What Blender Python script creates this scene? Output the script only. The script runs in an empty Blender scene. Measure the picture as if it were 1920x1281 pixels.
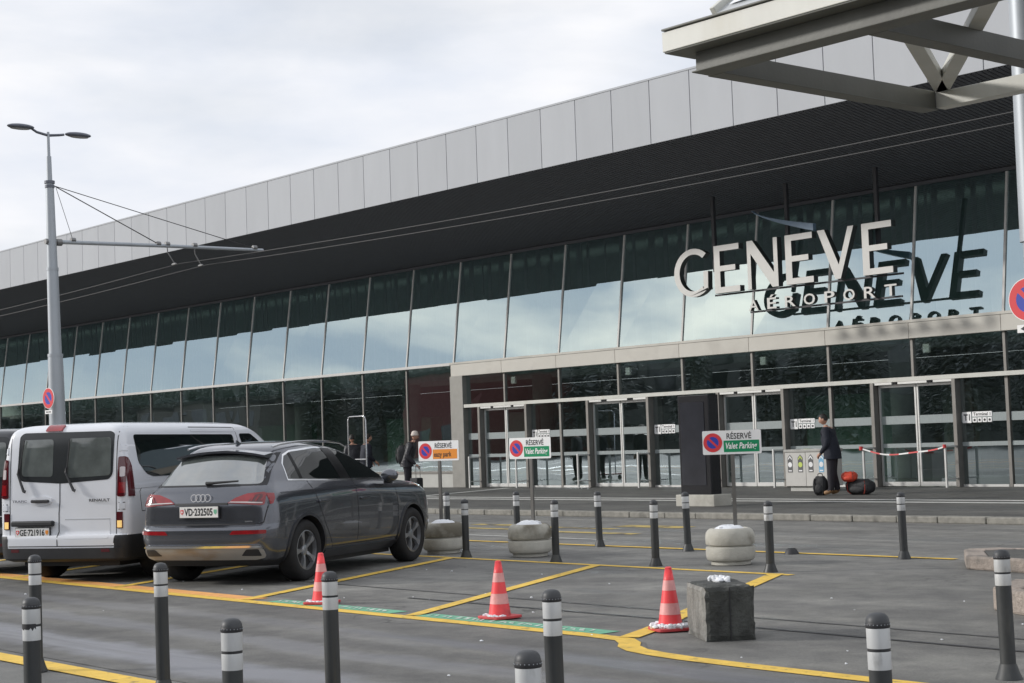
import bpy, bmesh, math, random
from math import sin, cos, tan, pi, atan2, sqrt, radians
from mathutils import Vector, Matrix
from mathutils.bvhtree import BVHTree
random.seed(7)
sc = bpy.context.scene
COL = sc.collection

# ------------------------------------------------------------------ camera
YAW, PITCH, ROLL, CAM_H, FPX = .8644, .0597, -.0348, 1.571, 3091.5
fwd = Vector((-sin(YAW)*cos(PITCH), cos(YAW)*cos(PITCH), sin(PITCH)))
r0 = Vector((cos(YAW), sin(YAW), 0)); u0 = r0.cross(fwd)
rgt = cos(ROLL)*r0 + sin(ROLL)*u0; upv = rgt.cross(fwd)
cd = bpy.data.cameras.new('camera'); cam = bpy.data.objects.new('camera', cd); COL.objects.link(cam)
cd.sensor_fit = 'HORIZONTAL'; cd.sensor_width = 36; cd.lens = FPX*36/1920
cd.clip_start = .1; cd.clip_end = 3000
cam.matrix_world = Matrix(((rgt.x, upv.x, -fwd.x, 0), (rgt.y, upv.y, -fwd.y, 0), (rgt.z, upv.z, -fwd.z, CAM_H), (0, 0, 0, 1)))
sc.camera = cam

# ------------------------------------------------------------------ sky, sun, exposure
SUN_DIR = Vector((1.1, 1.0, -.57)).normalized()          # the way the light travels
world = bpy.data.worlds.new('World'); sc.world = world; world.use_nodes = True
wn, wl = world.node_tree.nodes, world.node_tree.links
bg = wn['Background']; bg.inputs['Strength'].default_value = .1
sky = wn.new('ShaderNodeTexSky'); sky.sky_type = 'NISHITA'; sky.sun_disc = False
sky.sun_elevation = math.asin(-SUN_DIR.z); sky.sun_rotation = atan2(-SUN_DIR.x, -SUN_DIR.y)
sky.dust_density = 2.5
tc = wn.new('ShaderNodeTexCoord')
mp = wn.new('ShaderNodeMapping'); mp.inputs['Scale'].default_value = (4.2, 4.2, 13); mp.inputs['Location'].default_value = (.35, .2, .4)
mp.inputs['Rotation'].default_value = (0, .05, .3)
n1 = wn.new('ShaderNodeTexNoise'); n1.inputs['Scale'].default_value = 1.0; n1.inputs['Detail'].default_value = 6; n1.inputs['Roughness'].default_value = .5; n1.inputs['Distortion'].default_value = .3
n2 = wn.new('ShaderNodeTexNoise'); n2.inputs['Scale'].default_value = 2.1; n2.inputs['Detail'].default_value = 5
r1 = wn.new('ShaderNodeValToRGB'); r1.color_ramp.elements[0].position = .32; r1.color_ramp.elements[1].position = .56
r1.color_ramp.elements[0].color = (.76, .76, .76, 1); r1.color_ramp.elements[1].color = (1, 1, 1, 1)
r2 = wn.new('ShaderNodeValToRGB'); r2.color_ramp.elements[0].position = .3; r2.color_ramp.elements[1].position = .68
r2.color_ramp.elements[0].color = (6.5, 6.85, 7.55, 1); r2.color_ramp.elements[1].color = (7.9, 7.95, 8.2, 1)
mxs = wn.new('ShaderNodeMix'); mxs.data_type = 'RGBA'
wl.new(tc.outputs['Generated'], mp.inputs['Vector']); wl.new(mp.outputs[0], n1.inputs['Vector']); wl.new(mp.outputs[0], n2.inputs['Vector'])
wl.new(n1.outputs['Fac'], r1.inputs[0]); wl.new(n2.outputs['Fac'], r2.inputs[0])
wl.new(r1.outputs[0], mxs.inputs[0]); wl.new(sky.outputs[0], mxs.inputs[6]); wl.new(r2.outputs[0], mxs.inputs[7]); wl.new(mxs.outputs[2], bg.inputs['Color'])
sd = bpy.data.lights.new('sun', 'SUN'); sd.energy = 2.0; sd.angle = radians(6); sd.color = (1, .965, .92)
sun = bpy.data.objects.new('sun', sd); COL.objects.link(sun); sun.rotation_euler = SUN_DIR.to_track_quat('-Z', 'Y').to_euler(); sun.location = (-40, -40, 40)
sc.view_settings.view_transform = 'Standard'; sc.view_settings.look = 'None'; sc.view_settings.exposure = .3; sc.view_settings.gamma = 1; sc.view_settings.use_curve_mapping = False

# ------------------------------------------------------------------ helpers
class MB:
    def __init__(s): s.v = []; s.f = []; s.m = []
    def add(s, vs, fs, m=0):
        o = len(s.v); s.v += [tuple(p) for p in vs]
        for f in fs: s.f.append(tuple(i+o for i in f)); s.m.append(m)
        return s
    def box(s, a, b, m=0):
        (x0, y0, z0), (x1, y1, z1) = a, b
        return s.add([(x0,y0,z0),(x1,y0,z0),(x1,y1,z0),(x0,y1,z0),(x0,y0,z1),(x1,y0,z1),(x1,y1,z1),(x0,y1,z1)],
              [(0,3,2,1),(4,5,6,7),(0,1,5,4),(1,2,6,5),(2,3,7,6),(3,0,4,7)], m)
    def bar(s, p, q, w, h, m=0, up=(0,0,1)):
        p, q = Vector(p), Vector(q); d = (q-p).normalized(); sd_ = d.cross(Vector(up)).normalized(); u = sd_.cross(d)
        c = [-sd_*w/2-u*h/2, sd_*w/2-u*h/2, sd_*w/2+u*h/2, -sd_*w/2+u*h/2]
        return s.add([p+k for k in c]+[q+k for k in c], [(3,2,1,0),(4,5,6,7),(0,1,5,4),(1,2,6,5),(2,3,7,6),(3,0,4,7)], m)
    def tube(s, pts, r, n=8, m=0, caps=True):
        pts = [Vector(p) for p in pts]; rs = r if isinstance(r, (list, tuple)) else [r]*len(pts); vs = []
        for i, p in enumerate(pts):
            d = (pts[min(i+1, len(pts)-1)]-pts[max(i-1, 0)]).normalized()
            a = d.orthogonal().normalized() if abs(d.z) > .95 else d.cross(Vector((0,0,1))).normalized()
            if abs(d.z) > .95: a = Vector((1,0,0)); a = (a-d*a.dot(d)).normalized()
            b = d.cross(a)
            vs += [p+(a*cos(2*pi*k/n)+b*sin(2*pi*k/n))*rs[i] for k in range(n)]
        fs = [(i*n+k, i*n+(k+1)%n, (i+1)*n+(k+1)%n, (i+1)*n+k) for i in range(len(pts)-1) for k in range(n)]
        if caps: fs += [tuple(range(n-1, -1, -1)), tuple((len(pts)-1)*n+k for k in range(n))]
        return s.add(vs, fs, m)
    def lathe(s, prof, n=24, c=(0,0,0), m=0, axis='Z', caps=True):
        vs = []
        for r, z in prof:
            for k in range(n):
                a = 2*pi*k/n; x, y = r*cos(a), r*sin(a)
                vs.append((c[0]+x, c[1]+y, c[2]+z) if axis == 'Z' else ((c[0]+z, c[1]+x, c[2]+y) if axis == 'X' else (c[0]+x, c[1]+z, c[2]+y)))
        fs = [(i*n+k, i*n+(k+1)%n, (i+1)*n+(k+1)%n, (i+1)*n+k) for i in range(len(prof)-1) for k in range(n)]
        if caps and prof[0][0] > 1e-5: fs.append(tuple(range(n-1, -1, -1)))
        if caps and prof[-1][0] > 1e-5: fs.append(tuple((len(prof)-1)*n+k for k in range(n)))
        return s.add(vs, fs, m)
    def prism(s, poly, O, X, Y, N, m=0):           # poly in (X,Y) about O, pushed out along N
        O, X, Y, N = Vector(O), Vector(X), Vector(Y), Vector(N); n = len(poly)
        vs = [O+X*a+Y*b for a, b in poly]; vs += [p+N for p in vs]
        return s.add(vs, [tuple(range(n-1, -1, -1)), tuple(range(n, 2*n))]+[(i, (i+1)%n, n+(i+1)%n, n+i) for i in range(n)], m)
    def blob(s, c, r, n=10, k=7, seed=0, jit=.15, m=0):
        rn = random.Random(seed); vs = []; c = Vector(c)
        for i in range(k+1):
            t = pi*i/k
            for j in range(n):
                a = 2*pi*j/n; q = 1+rn.uniform(-jit, jit) if 0 < i < k else 1
                vs.append(c+Vector((r[0]*sin(t)*cos(a)*q, r[1]*sin(t)*sin(a)*q, -r[2]*cos(t)*q)))
        fs = [(i*n+j, i*n+(j+1)%n, (i+1)*n+(j+1)%n, (i+1)*n+j) for i in range(k) for j in range(n)]
        return s.add(vs, fs, m)
    def mesh(s, name, mats, smooth=False):
        me = bpy.data.meshes.new(name); me.from_pydata(s.v, [], s.f)
        for mt in (mats if isinstance(mats, (list, tuple)) else [mats]): me.materials.append(mt)
        me.polygons.foreach_set('material_index', s.m)
        bm = bmesh.new(); bm.from_mesh(me); bmesh.ops.remove_doubles(bm, verts=bm.verts, dist=1e-5); bmesh.ops.recalc_face_normals(bm, faces=bm.faces); bm.to_mesh(me); bm.free()
        if smooth: smooth_mesh(me, smooth)
        return me
    def build(s, name, mats, parent=None, smooth=False, bevel=0, loc=None):
        return link(name, s.mesh(name, mats, smooth), parent, bevel, loc)
def smooth_mesh(me, ang):
    ang = radians(40) if ang is True else radians(ang)
    me.polygons.foreach_set('use_smooth', [True]*len(me.polygons))
    bm = bmesh.new(); bm.from_mesh(me)
    for e in bm.edges:
        if len(e.link_faces) == 2 and e.calc_face_angle(0) > ang: e.smooth = False
    bm.to_mesh(me); bm.free()
def link(name, me, parent=None, bevel=0, loc=None):
    o = bpy.data.objects.new(name, me); COL.objects.link(o)
    if parent: o.parent = parent
    if loc is not None: o.location = loc
    if bevel:
        b = o.modifiers.new('bevel', 'BEVEL'); b.width = bevel; b.segments = 2; b.limit_method = 'ANGLE'; b.angle_limit = radians(40)
    return o
def tag(o, label=None, cat=None, group=None, kind=None):
    if label: o['label'] = label
    if cat: o['category'] = cat
    if group: o['group'] = group
    if kind: o['kind'] = kind
    return o
def thing(name, label, cat, loc=(0,0,0), rz=0, group=None):
    o = bpy.data.objects.new(name, None); COL.objects.link(o); o.location = loc; o.rotation_euler = (0, 0, rz); o.empty_display_size = .2
    return tag(o, label, cat, group)
def dup(root, label=None, loc=None, rz=None):
    r = root.copy(); COL.objects.link(r)
    if loc is not None: r.location = loc
    if rz is not None: r.rotation_euler = (0, 0, rz)
    if label: r['label'] = label
    for ch in root.children:
        c = ch.copy(); COL.objects.link(c); c.parent = r
        for g in ch.children:
            d = g.copy(); COL.objects.link(d); d.parent = c
    return r
def sheet(name, poly, z, m, parent=None):
    return MB().add([(x, y, z) for x, y in poly], [tuple(range(len(poly)))]).build(name, m, parent)

# ------------------------------------------------------------------ materials
def nodes(name):
    m = bpy.data.materials.new(name); m.use_nodes = True; return m, m.node_tree.nodes, m.node_tree.links
def M(name, col, rough=.5, metal=0, var=.12, scale=4, bump=0, bscale=60, coat=0, spec=.5, dirt=None, dscale=1.5, damt=.55, stretch=(1,1,1), rvar=0, emit=0, orand=0):
    m, n, l = nodes(name); b = n['Principled BSDF']
    b.inputs['Roughness'].default_value = rough; b.inputs['Metallic'].default_value = metal
    b.inputs['Coat Weight'].default_value = coat; b.inputs['Coat Roughness'].default_value = .03; b.inputs['Specular IOR Level'].default_value = spec
    t = n.new('ShaderNodeTexCoord'); mpn = n.new('ShaderNodeMapping'); mpn.inputs['Scale'].default_value = stretch; l.new(t.outputs['Object'], mpn.inputs[0]); vo_ = mpn.outputs[0]
    if orand:
        o0 = n.new('ShaderNodeObjectInfo'); m0 = n.new('ShaderNodeMath'); m0.operation = 'MULTIPLY'; m0.inputs[1].default_value = 53; l.new(o0.outputs['Random'], m0.inputs[0]); va = n.new('ShaderNodeVectorMath'); va.operation = 'ADD'; l.new(mpn.outputs[0], va.inputs[0]); l.new(m0.outputs[0], va.inputs[1]); vo_ = va.outputs[0]
    nz = n.new('ShaderNodeTexNoise'); nz.inputs['Scale'].default_value = scale; nz.inputs['Detail'].default_value = 6; nz.inputs['Roughness'].default_value = .6; l.new(vo_, nz.inputs['Vector'])
    rp = n.new('ShaderNodeValToRGB'); e = rp.color_ramp.elements; e[0].position = .3; e[1].position = .7
    c = Vector(col); lo, hi = c*(1-var), c*(1+var)
    e[0].color = (*lo, 1); e[1].color = (*[min(1, q) for q in hi], 1); l.new(nz.outputs['Fac'], rp.inputs[0]); out = rp.outputs[0]
    if dirt:
        d = n.new('ShaderNodeTexNoise'); d.inputs['Scale'].default_value = dscale; d.inputs['Detail'].default_value = 5; l.new(vo_, d.inputs['Vector'])
        dr = n.new('ShaderNodeValToRGB'); dr.color_ramp.elements[0].position = damt; dr.color_ramp.elements[1].position = damt+.14; l.new(d.outputs['Fac'], dr.inputs[0])
        mx = n.new('ShaderNodeMix'); mx.data_type = 'RGBA'; mx.inputs[7].default_value = (*dirt, 1); l.new(dr.outputs[0], mx.inputs[0]); l.new(out, mx.inputs[6]); out = mx.outputs[2]
    if orand:
        oi = n.new('ShaderNodeObjectInfo'); mo = n.new('ShaderNodeMapRange'); mo.inputs[3].default_value = 1-orand; mo.inputs[4].default_value = 1+orand; l.new(oi.outputs['Random'], mo.inputs[0])
        vm = n.new('ShaderNodeVectorMath'); vm.operation = 'SCALE'; l.new(out, vm.inputs[0]); l.new(mo.outputs[0], vm.inputs['Scale']); out = vm.outputs[0]
    l.new(out, b.inputs['Base Color'])
    if rvar:
        mr = n.new('ShaderNodeMapRange'); mr.inputs[1].default_value = .3; mr.inputs[2].default_value = .7; mr.inputs[3].default_value = max(0, rough-rvar); mr.inputs[4].default_value = min(1, rough+rvar)
        l.new(nz.outputs['Fac'], mr.inputs[0]); l.new(mr.outputs[0], b.inputs['Roughness'])
    if bump:
        bn = n.new('ShaderNodeTexNoise'); bn.inputs['Scale'].default_value = bscale; bn.inputs['Detail'].default_value = 4; l.new(t.outputs['Object'], bn.inputs['Vector'])
        bp = n.new('ShaderNodeBump'); bp.inputs['Strength'].default_value = bump; bp.inputs['Distance'].default_value = .02; l.new(bn.outputs['Fac'], bp.inputs['Height']); l.new(bp.outputs[0], b.inputs['Normal'])
    if emit: b.inputs['Emission Color'].default_value = (*col, 1); b.inputs['Emission Strength'].default_value = emit
    return m
def asphalt(name, base, damp, damp_amt, streak, rough=.72, wet=.30, sp=.45, bands=()):
    m, n, l = nodes(name); b = n['Principled BSDF']; t = n.new('ShaderNodeTexCoord')
    def noise(sc_, det, vec=None, ro=.6):
        q = n.new('ShaderNodeTexNoise'); q.inputs['Scale'].default_value = sc_; q.inputs['Detail'].default_value = det; q.inputs['Roughness'].default_value = ro
        l.new(vec or t.outputs['Object'], q.inputs['Vector']); return q.outputs['Fac']
    def ramp(fac, a, c, ca, cc):
        r = n.new('ShaderNodeValToRGB'); r.color_ramp.elements[0].position = a; r.color_ramp.elements[1].position = c
        r.color_ramp.elements[0].color = (*ca, 1); r.color_ramp.elements[1].color = (*cc, 1); l.new(fac, r.inputs[0]); return r.outputs[0]
    def mix(f, a, c, mode='MIX'):
        q = n.new('ShaderNodeMix'); q.data_type = 'RGBA'; q.blend_type = mode
        if isinstance(f, float): q.inputs[0].default_value = f
        else: l.new(f, q.inputs[0])
        for i, k in ((6, a), (7, c)):
            if isinstance(k, tuple): q.inputs[i].default_value = (*k, 1)
            else: l.new(k, q.inputs[i])
        return q.outputs[2]
    mp_ = n.new('ShaderNodeMapping'); mp_.inputs['Scale'].default_value = streak; l.new(t.outputs['Object'], mp_.inputs[0])
    B = Vector(base)
    c0 = ramp(noise(.55, 5), .3, .7, tuple(B*.74), tuple(B*1.2))
    c1 = ramp(noise(190, 2), .32, .68, (.55,.55,.55), (1.5,1.48,1.42))
    c = mix(sp, c0, c1, 'MULTIPLY')
    c2 = ramp(noise(3.5, 6), .35, .65, (.76,.76,.77), (1.16,1.16,1.13)); c = mix(.8, c, c2, 'MULTIPLY')
    vo = n.new('ShaderNodeTexVoronoi'); vo.feature = 'DISTANCE_TO_EDGE'; vo.inputs['Scale'].default_value = .42; vo.inputs['Randomness'].default_value = 1
    dv = n.new('ShaderNodeVectorMath'); dv.operation = 'ADD'; nv = n.new('ShaderNodeTexNoise'); nv.inputs['Scale'].default_value = 1.3; nv.inputs['Detail'].default_value = 5; l.new(t.outputs['Object'], nv.inputs['Vector'])
    l.new(t.outputs['Object'], dv.inputs[0]); l.new(nv.outputs['Color'], dv.inputs[1]); l.new(dv.outputs[0], vo.inputs['Vector'])
    ck = ramp(vo.outputs['Distance'], .0, .006, (.45,.45,.45), (1,1,1)); ckm = ramp(noise(.35, 2), .50, .60, (0,0,0), (1,1,1)); c = mix(ckm, c, mix(1.0, c, ck, 'MULTIPLY'))
    ag = ramp(noise(48, 3), .3, .7, (.84,.84,.84), (1.16,1.16,1.15)); c = mix(.9, c, ag, 'MULTIPLY')
    sk = ramp(noise(2.6, 4, mp_.outputs[0], .5), .34, .66, (.74,.74,.75), (1.14,1.14,1.12)); c = mix(.85, c, sk, 'MULTIPLY')
    st_ = ramp(noise(1.7, 3), .64, .72, (0,0,0), (.55,.55,.55)); c = mix(st_, c, tuple(B*.5))
    fm = ramp(noise(1.0, 5, mp_.outputs[0], .55), damp_amt, damp_amt+.13, (0,0,0), (1,1,1))
    if bands:                                   # long wet films; their pale bluish reflection is painted into the colour
        sx_ = n.new('ShaderNodeSeparateXYZ'); l.new(t.outputs['Object'], sx_.inputs[0]); nb2 = noise(.8, 5); na = noise(2.5, 5, mp_.outputs[0])
        def mth(op, a, b_):
            q = n.new('ShaderNodeMath'); q.operation = op
            for i, k in ((0, a), (1, b_)):
                if isinstance(k, (int, float)): q.inputs[i].default_value = k
                else: l.new(k, q.inputs[i])
            return q.outputs[0]
        tot = 0
        for (yc, hw, xa, xb, am) in bands:
            d = mth('ABSOLUTE', mth('SUBTRACT', mth('ADD', sx_.outputs['Y'], mth('MULTIPLY', mth('SUBTRACT', nb2, .5), .7)), yc), 0)
            q = n.new('ShaderNodeMapRange'); q.interpolation_type = 'SMOOTHSTEP'; q.inputs[1].default_value = hw*.3; q.inputs[2].default_value = hw; q.inputs[3].default_value = 1; q.inputs[4].default_value = 0; l.new(d, q.inputs[0])
            q2 = n.new('ShaderNodeMapRange'); q2.interpolation_type = 'SMOOTHSTEP'; q2.inputs[1].default_value = xa; q2.inputs[2].default_value = xb; q2.inputs[3].default_value = 1; q2.inputs[4].default_value = 0; l.new(sx_.outputs['X'], q2.inputs[0])
            q3 = n.new('ShaderNodeMapRange'); q3.inputs[1].default_value = .34; q3.inputs[2].default_value = .50; q3.inputs[3].default_value = .45; l.new(na, q3.inputs[0])
            tot = mth('ADD', tot, mth('MULTIPLY', mth('MULTIPLY', q.outputs[0], q2.outputs[0]), mth('MULTIPLY', q3.outputs[0], am)))
        tot = mth('MINIMUM', tot, 1.0); c = mix(fm, c, tuple(damp)); c = mix(mth('MULTIPLY', tot, .85), c, (.24,.245,.272)); fm = mth('MAXIMUM', fm, tot)
    else: c = mix(fm, c, tuple(damp))
    l.new(c, b.inputs['Base Color'])
    mr = n.new('ShaderNodeMapRange'); mr.inputs[3].default_value = rough; mr.inputs[4].default_value = wet; l.new(fm, mr.inputs[0]); l.new(mr.outputs[0], b.inputs['Roughness'])
    bp = n.new('ShaderNodeBump'); mb_ = n.new('ShaderNodeMapRange'); mb_.inputs[3].default_value = .45; mb_.inputs[4].default_value = .22; l.new(fm, mb_.inputs[0]); l.new(mb_.outputs[0], bp.inputs['Strength']); bp.inputs['Distance'].default_value = .012; l.new(noise(150, 3), bp.inputs['Height']); l.new(bp.outputs[0], b.inputs['Normal'])
    b.inputs['Specular IOR Level'].default_value = .4
    return m
def paint(name, col, worn=.52, under=(.085,.083,.08), sc_=9):
    return M(name, col, .7, var=.14, scale=5, dirt=under, dscale=sc_, damt=worn, bump=.3, bscale=150)
def facade_glass(name, tint=(.72,.85,.92), refl=.6, trans=(.2,.27,.26), wav=.006, wsc=.55):
    m, n, l = nodes(name); n.remove(n['Principled BSDF'])
    g = n.new('ShaderNodeBsdfGlossy'); g.inputs['Color'].default_value = (*tint, 1); g.inputs['Roughness'].default_value = 0
    t = n.new('ShaderNodeBsdfTransparent'); t.inputs['Color'].default_value = (*trans, 1)
    mx = n.new('ShaderNodeMixShader'); mx.inputs[0].default_value = refl
    tc_ = n.new('ShaderNodeTexCoord'); nz = n.new('ShaderNodeTexNoise'); nz.inputs['Scale'].default_value = wsc; nz.inputs['Detail'].default_value = 1.5
    l.new(tc_.outputs['Object'], nz.inputs['Vector']); bp = n.new('ShaderNodeBump'); bp.inputs['Strength'].default_value = 1; bp.inputs['Distance'].default_value = wav
    l.new(nz.outputs['Fac'], bp.inputs['Height']); l.new(bp.outputs[0], g.inputs['Normal'])
    l.new(t.outputs[0], mx.inputs[1]); l.new(g.outputs[0], mx.inputs[2]); l.new(mx.outputs[0], n['Material Output'].inputs[0]); return m

m_ground = asphalt('asphalt_ground', (.18,.18,.176), (.11,.11,.114), .62, (.12,.5,1))
m_lane = asphalt('asphalt_lane', (.162,.160,.155), (.095,.099,.112), .60, (.07,.85,1), wet=.30, bands=((6.15,.40,-10.5,-7.2,1.0),(7.15,.30,-9,-4,.40),(8.0,.25,-8,-3,.25)))
m_park = asphalt('asphalt_parking', (.195,.193,.186), (.125,.124,.122), .60, (.22,.55,1))
m_road = asphalt('asphalt_road', (.205,.202,.194), (.145,.144,.142), .58, (.08,.7,1))
m_walk = asphalt('asphalt_walk', (.12,.118,.112), (.09,.089,.087), .6, (.1,.4,1))
m_yellow = paint('yellow_paint', (.80,.53,.085), .60)
m_orange = paint('orange_paint', (.86,.42,.14), .58, under=(.5,.30,.16), sc_=6)
m_green = paint('green_paint', (.16,.46,.30), .56, under=(.20,.27,.22), sc_=7)
m_whitep = paint('white_paint', (.55,.55,.52), .60)
m_yellow2 = paint('worn_yellow_paint', (.50,.38,.12), .50, sc_=3)
m_tar = M('tar_seal', (.03,.03,.032), .55, var=.3)
m_kerb = M('kerb_granite', (.26,.25,.22), .85, var=.22, scale=9, bump=.5, bscale=70, dirt=(.13,.125,.11), dscale=2.2, damt=.58)
m_kerbp = M('pink_granite', (.34,.29,.25), .85, var=.25, scale=25, bump=.6, bscale=60, dirt=(.19,.17,.15), dscale=3)
m_fascia = M('fascia_metal', (.455,.47,.49), .7, 0, var=.03, scale=.9, spec=.15, orand=.03, stretch=(1.6,1,.4))
m_joint = M('dark_joint', (.03,.03,.032), .8)
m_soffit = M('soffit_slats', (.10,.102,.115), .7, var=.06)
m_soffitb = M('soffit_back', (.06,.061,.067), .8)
m_mull = M('mullion_alu', (.66,.65,.63), .6, .0, spec=.25, var=.05)
m_mull2 = M('mullion_dark', (.21,.20,.185), .45, .4, var=.1)
m_trans = M('transom_metal', (.62,.60,.545), .65, .0, spec=.2, orand=.03, var=.04, scale=1.2, dirt=(.55,.53,.48), dscale=1.1)
m_pil = M('pilaster_metal', (.25,.245,.225), .5, .3, var=.08)
m_plinth = M('plinth_panel', (.48,.48,.45), .7, var=.06)
m_skylight_added = facade_glass('added_skylight_glass', (.8,.85,.88), .25, (.75,.85,.83))
m_gl_up = facade_glass('glass_upper', (.60,.75,.82), .58, (.46,.58,.57), .0022, .5)
m_gl_lo = facade_glass('glass_lower', (.60,.69,.74), .52, (.78,.88,.83), .0045, .6)
m_frost = M('frosted_band', (.30,.34,.34), .35, var=.12, scale=14, stretch=(8,1,1))
m_door = M('door_alu', (.66,.66,.64), .35, .4, var=.05)
m_int = M('interior_dark', (.40,.43,.40), .8); m_intf = M('interior_floor', (.5,.5,.46), .35); m_intc = M('interior_column', (.30,.33,.30), .7)
m_intup = M('interior_upper', (.50,.60,.56), .8); m_blind = M('interior_blind', (.7,.73,.71), .8); m_intg = M('interior_green', (.18,.30,.22), .7)
m_letter = M('letter_face', (.72,.71,.675), .65, 0, spec=.2, var=.03); m_letside = M('letter_return', (.045,.052,.05), .5)
m_rail = M('sign_rail', (.045,.045,.05), .6)
m_swoosh = M('swoosh_blue', (.16,.24,.33), .4)
m_black = M('gloss_black', (.014,.014,.017), .22, var=.1); m_screen = M('dead_screen', (.028,.029,.036), .16, var=.2, scale=2)
m_conc = M('concrete', (.50,.485,.43), .9, var=.1, scale=7, bump=.4, bscale=60, dirt=(.40,.385,.335), dscale=2.5)
m_concw = M('wet_stained_concrete', (.44,.425,.37), .85, var=.12, scale=8, bump=.4, bscale=60, dirt=(.17,.155,.12), dscale=2.3, damt=.42, orand=.05)
m_concp = M('concrete_one_stain', (.48,.465,.41), .85, var=.1, scale=8, bump=.4, bscale=60, dirt=(.21,.19,.15), dscale=2.2, damt=.55); m_concd = M('weathered_block', (.055,.058,.053), .75, var=.5, scale=6, bump=.8, bscale=30, dirt=(.20,.20,.19), dscale=5, damt=.60, stretch=(1,1,.45)); m_scuff_lit = M('scuffed_sunlit_stone', (.21,.205,.19), .8, var=.4, scale=7, bump=.7, bscale=30, dirt=(.07,.072,.068), dscale=3.5, damt=.54, stretch=(1,1,.4))
m_snow = M('snow', (.80,.82,.85), .7, var=.08, scale=15, bump=.35, bscale=45)
m_bol = M('bollard_plastic', (.034,.037,.038), .5, var=.2, scale=6, rvar=.12, dirt=(.075,.075,.07), dscale=6, damt=.60, orand=.15, stretch=(1,1,.35)); m_bolc = M('bollard_cap', (.05,.053,.057), .5, var=.2, scale=14)
m_ring = M('bollard_ring', (.025,.025,.028), .55)
m_refl = M('reflective_sleeve', (.56,.57,.57), .38, .1, var=.10, scale=9, dirt=(.30,.30,.29), dscale=11, damt=.60, stretch=(1,1,.5), orand=.10)
m_coner = M('cone_red', (.95,.075,.085), .45, orand=.05, var=.08, dirt=(.55,.07,.08), dscale=4, damt=.60); m_conew = M('cone_white', (.82,.38,.37), .45, var=.12, scale=12, dirt=(.75,.28,.27), dscale=9, damt=.56); m_coneb = M('cone_base', (.55,.06,.065), .6, var=.25)
m_signw = M('sign_white', (.90,.90,.89), .4, var=.03); m_signr = M('sign_red', (.72,.05,.06), .4, var=.05); m_signb = M('sign_blue', (.035,.06,.42), .4, var=.05)
m_signg = M('sign_green', (.0,.27,.11), .4, var=.05); m_signo = M('sign_orange', (.85,.30,.04), .4, var=.06); m_ink = M('sign_ink', (.02,.02,.025), .5); m_steel = M('sign_post', (.16,.155,.145), .5, .5, var=.15)
m_galv = M('galvanised', (.40,.43,.46), .5, .35, var=.08, scale=3, dirt=(.33,.355,.38), dscale=1.2, stretch=(1,1,.3)); m_lampd = M('lamp_grey', (.14,.15,.18), .4, .3); m_lens = M('lamp_lens', (.4,.4,.4), .2)
m_wire = M('wire', (.035,.035,.037), .6); m_clamp = M('clamp', (.22,.22,.22), .5, .5)
m_can_shade = M('canopy_shaded_paint', (.15,.152,.135), .55, var=.08, scale=3, dirt=(.11,.11,.10), dscale=1.6, damt=.60, stretch=(1,1,.35), bump=.1, bscale=30)  # beam colour darkened to hold the roof's shade; gutter keeps the pale paint
m_canw = M('canopy_gutter', (.60,.60,.55), .5, var=.06, scale=3, dirt=(.54,.53,.46), dscale=2, damt=.58, stretch=(1,1,.35))
m_croof = M('canopy_roof', (.5,.52,.53), .3)
m_bin = M('bin_grey', (.50,.49,.46), .5, var=.06); m_bint = M('bin_top', (.36,.355,.33), .5)
m_stk = M('sticker_dark', (.09,.09,.09), .5); m_stw = M('sticker_white', (.75,.75,.75), .5); m_sty = M('sticker_lime', (.52,.62,.12), .5); m_stb = M('sticker_blue', (.14,.36,.55), .5)
m_suvpaint = M('suv_grey_metallic', (.122,.129,.148), .25, .8, var=.04, coat=1.0)
m_suvlow = M('suv_lower', (.04,.043,.052), .4, .5, var=.05, coat=.6)
m_vanpaint = M('van_white', (.74,.76,.80), .32, 0, var=.02, coat=.8, spec=.5)
m_navypaint = M('navy_paint', (.012,.014,.02), .3, 0, coat=.9)
m_carglass = M('car_glass', (.008,.011,.011), .02, 0, var=.05, spec=.75, coat=.3); m_rglass = M('rear_glass', (.10,.115,.108), .03, 0, var=.25, scale=2, spec=1.0, coat=1.0); m_rglass.node_tree.nodes['Principled BSDF'].inputs['IOR'].default_value = 2.3
m_vglass = M('van_rear_glass', (.12,.135,.13), .04, 0, var=.35, scale=2.2, spec=.9, coat=.6)
m_vband = M('window_band', (.03,.033,.035), .18, 0, var=.1)
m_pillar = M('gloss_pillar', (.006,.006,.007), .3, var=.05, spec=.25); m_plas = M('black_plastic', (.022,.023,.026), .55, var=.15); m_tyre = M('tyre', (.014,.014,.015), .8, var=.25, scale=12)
m_alu = M('alloy_rim', (.36,.37,.39), .3, .75, var=.08); m_chrome = M('chrome', (.74,.75,.77), .12, 1.0, var=.03)
m_badge = M('badge_silver', (.62,.63,.65), .4, .2); m_skid = M('skid_silver', (.33,.325,.305), .5, .2, var=.06, dirt=(.27,.215,.15), dscale=1.6, damt=.53, stretch=(1,1,3))
m_tred = M('tail_red', (.27,.008,.012), .15, 0, var=.2, scale=9, coat=1.0); m_tdark = M('tail_dark_red', (.09,.006,.010), .12, 0, coat=1.0); m_tclear = M('tail_clear', (.62,.56,.56), .2, coat=1); m_tamber = M('tail_lit_amber', (.95,.62,.22), .3, coat=.5, emit=.35)
m_plate = M('plate_white', (.80,.80,.78), .4); m_seam = M('panel_gap', (.02,.02,.023), .7)
m_skin = M('skin', (.48,.27,.19), .55, var=.08); m_hairm = M('hair_dark', (.02,.016,.013), .6); m_navy = M('jacket_navy', (.014,.017,.028), .8, bump=.5, bscale=14); m_trous = M('trousers_dark', (.022,.020,.026), .85, bump=.5, bscale=12)
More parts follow.
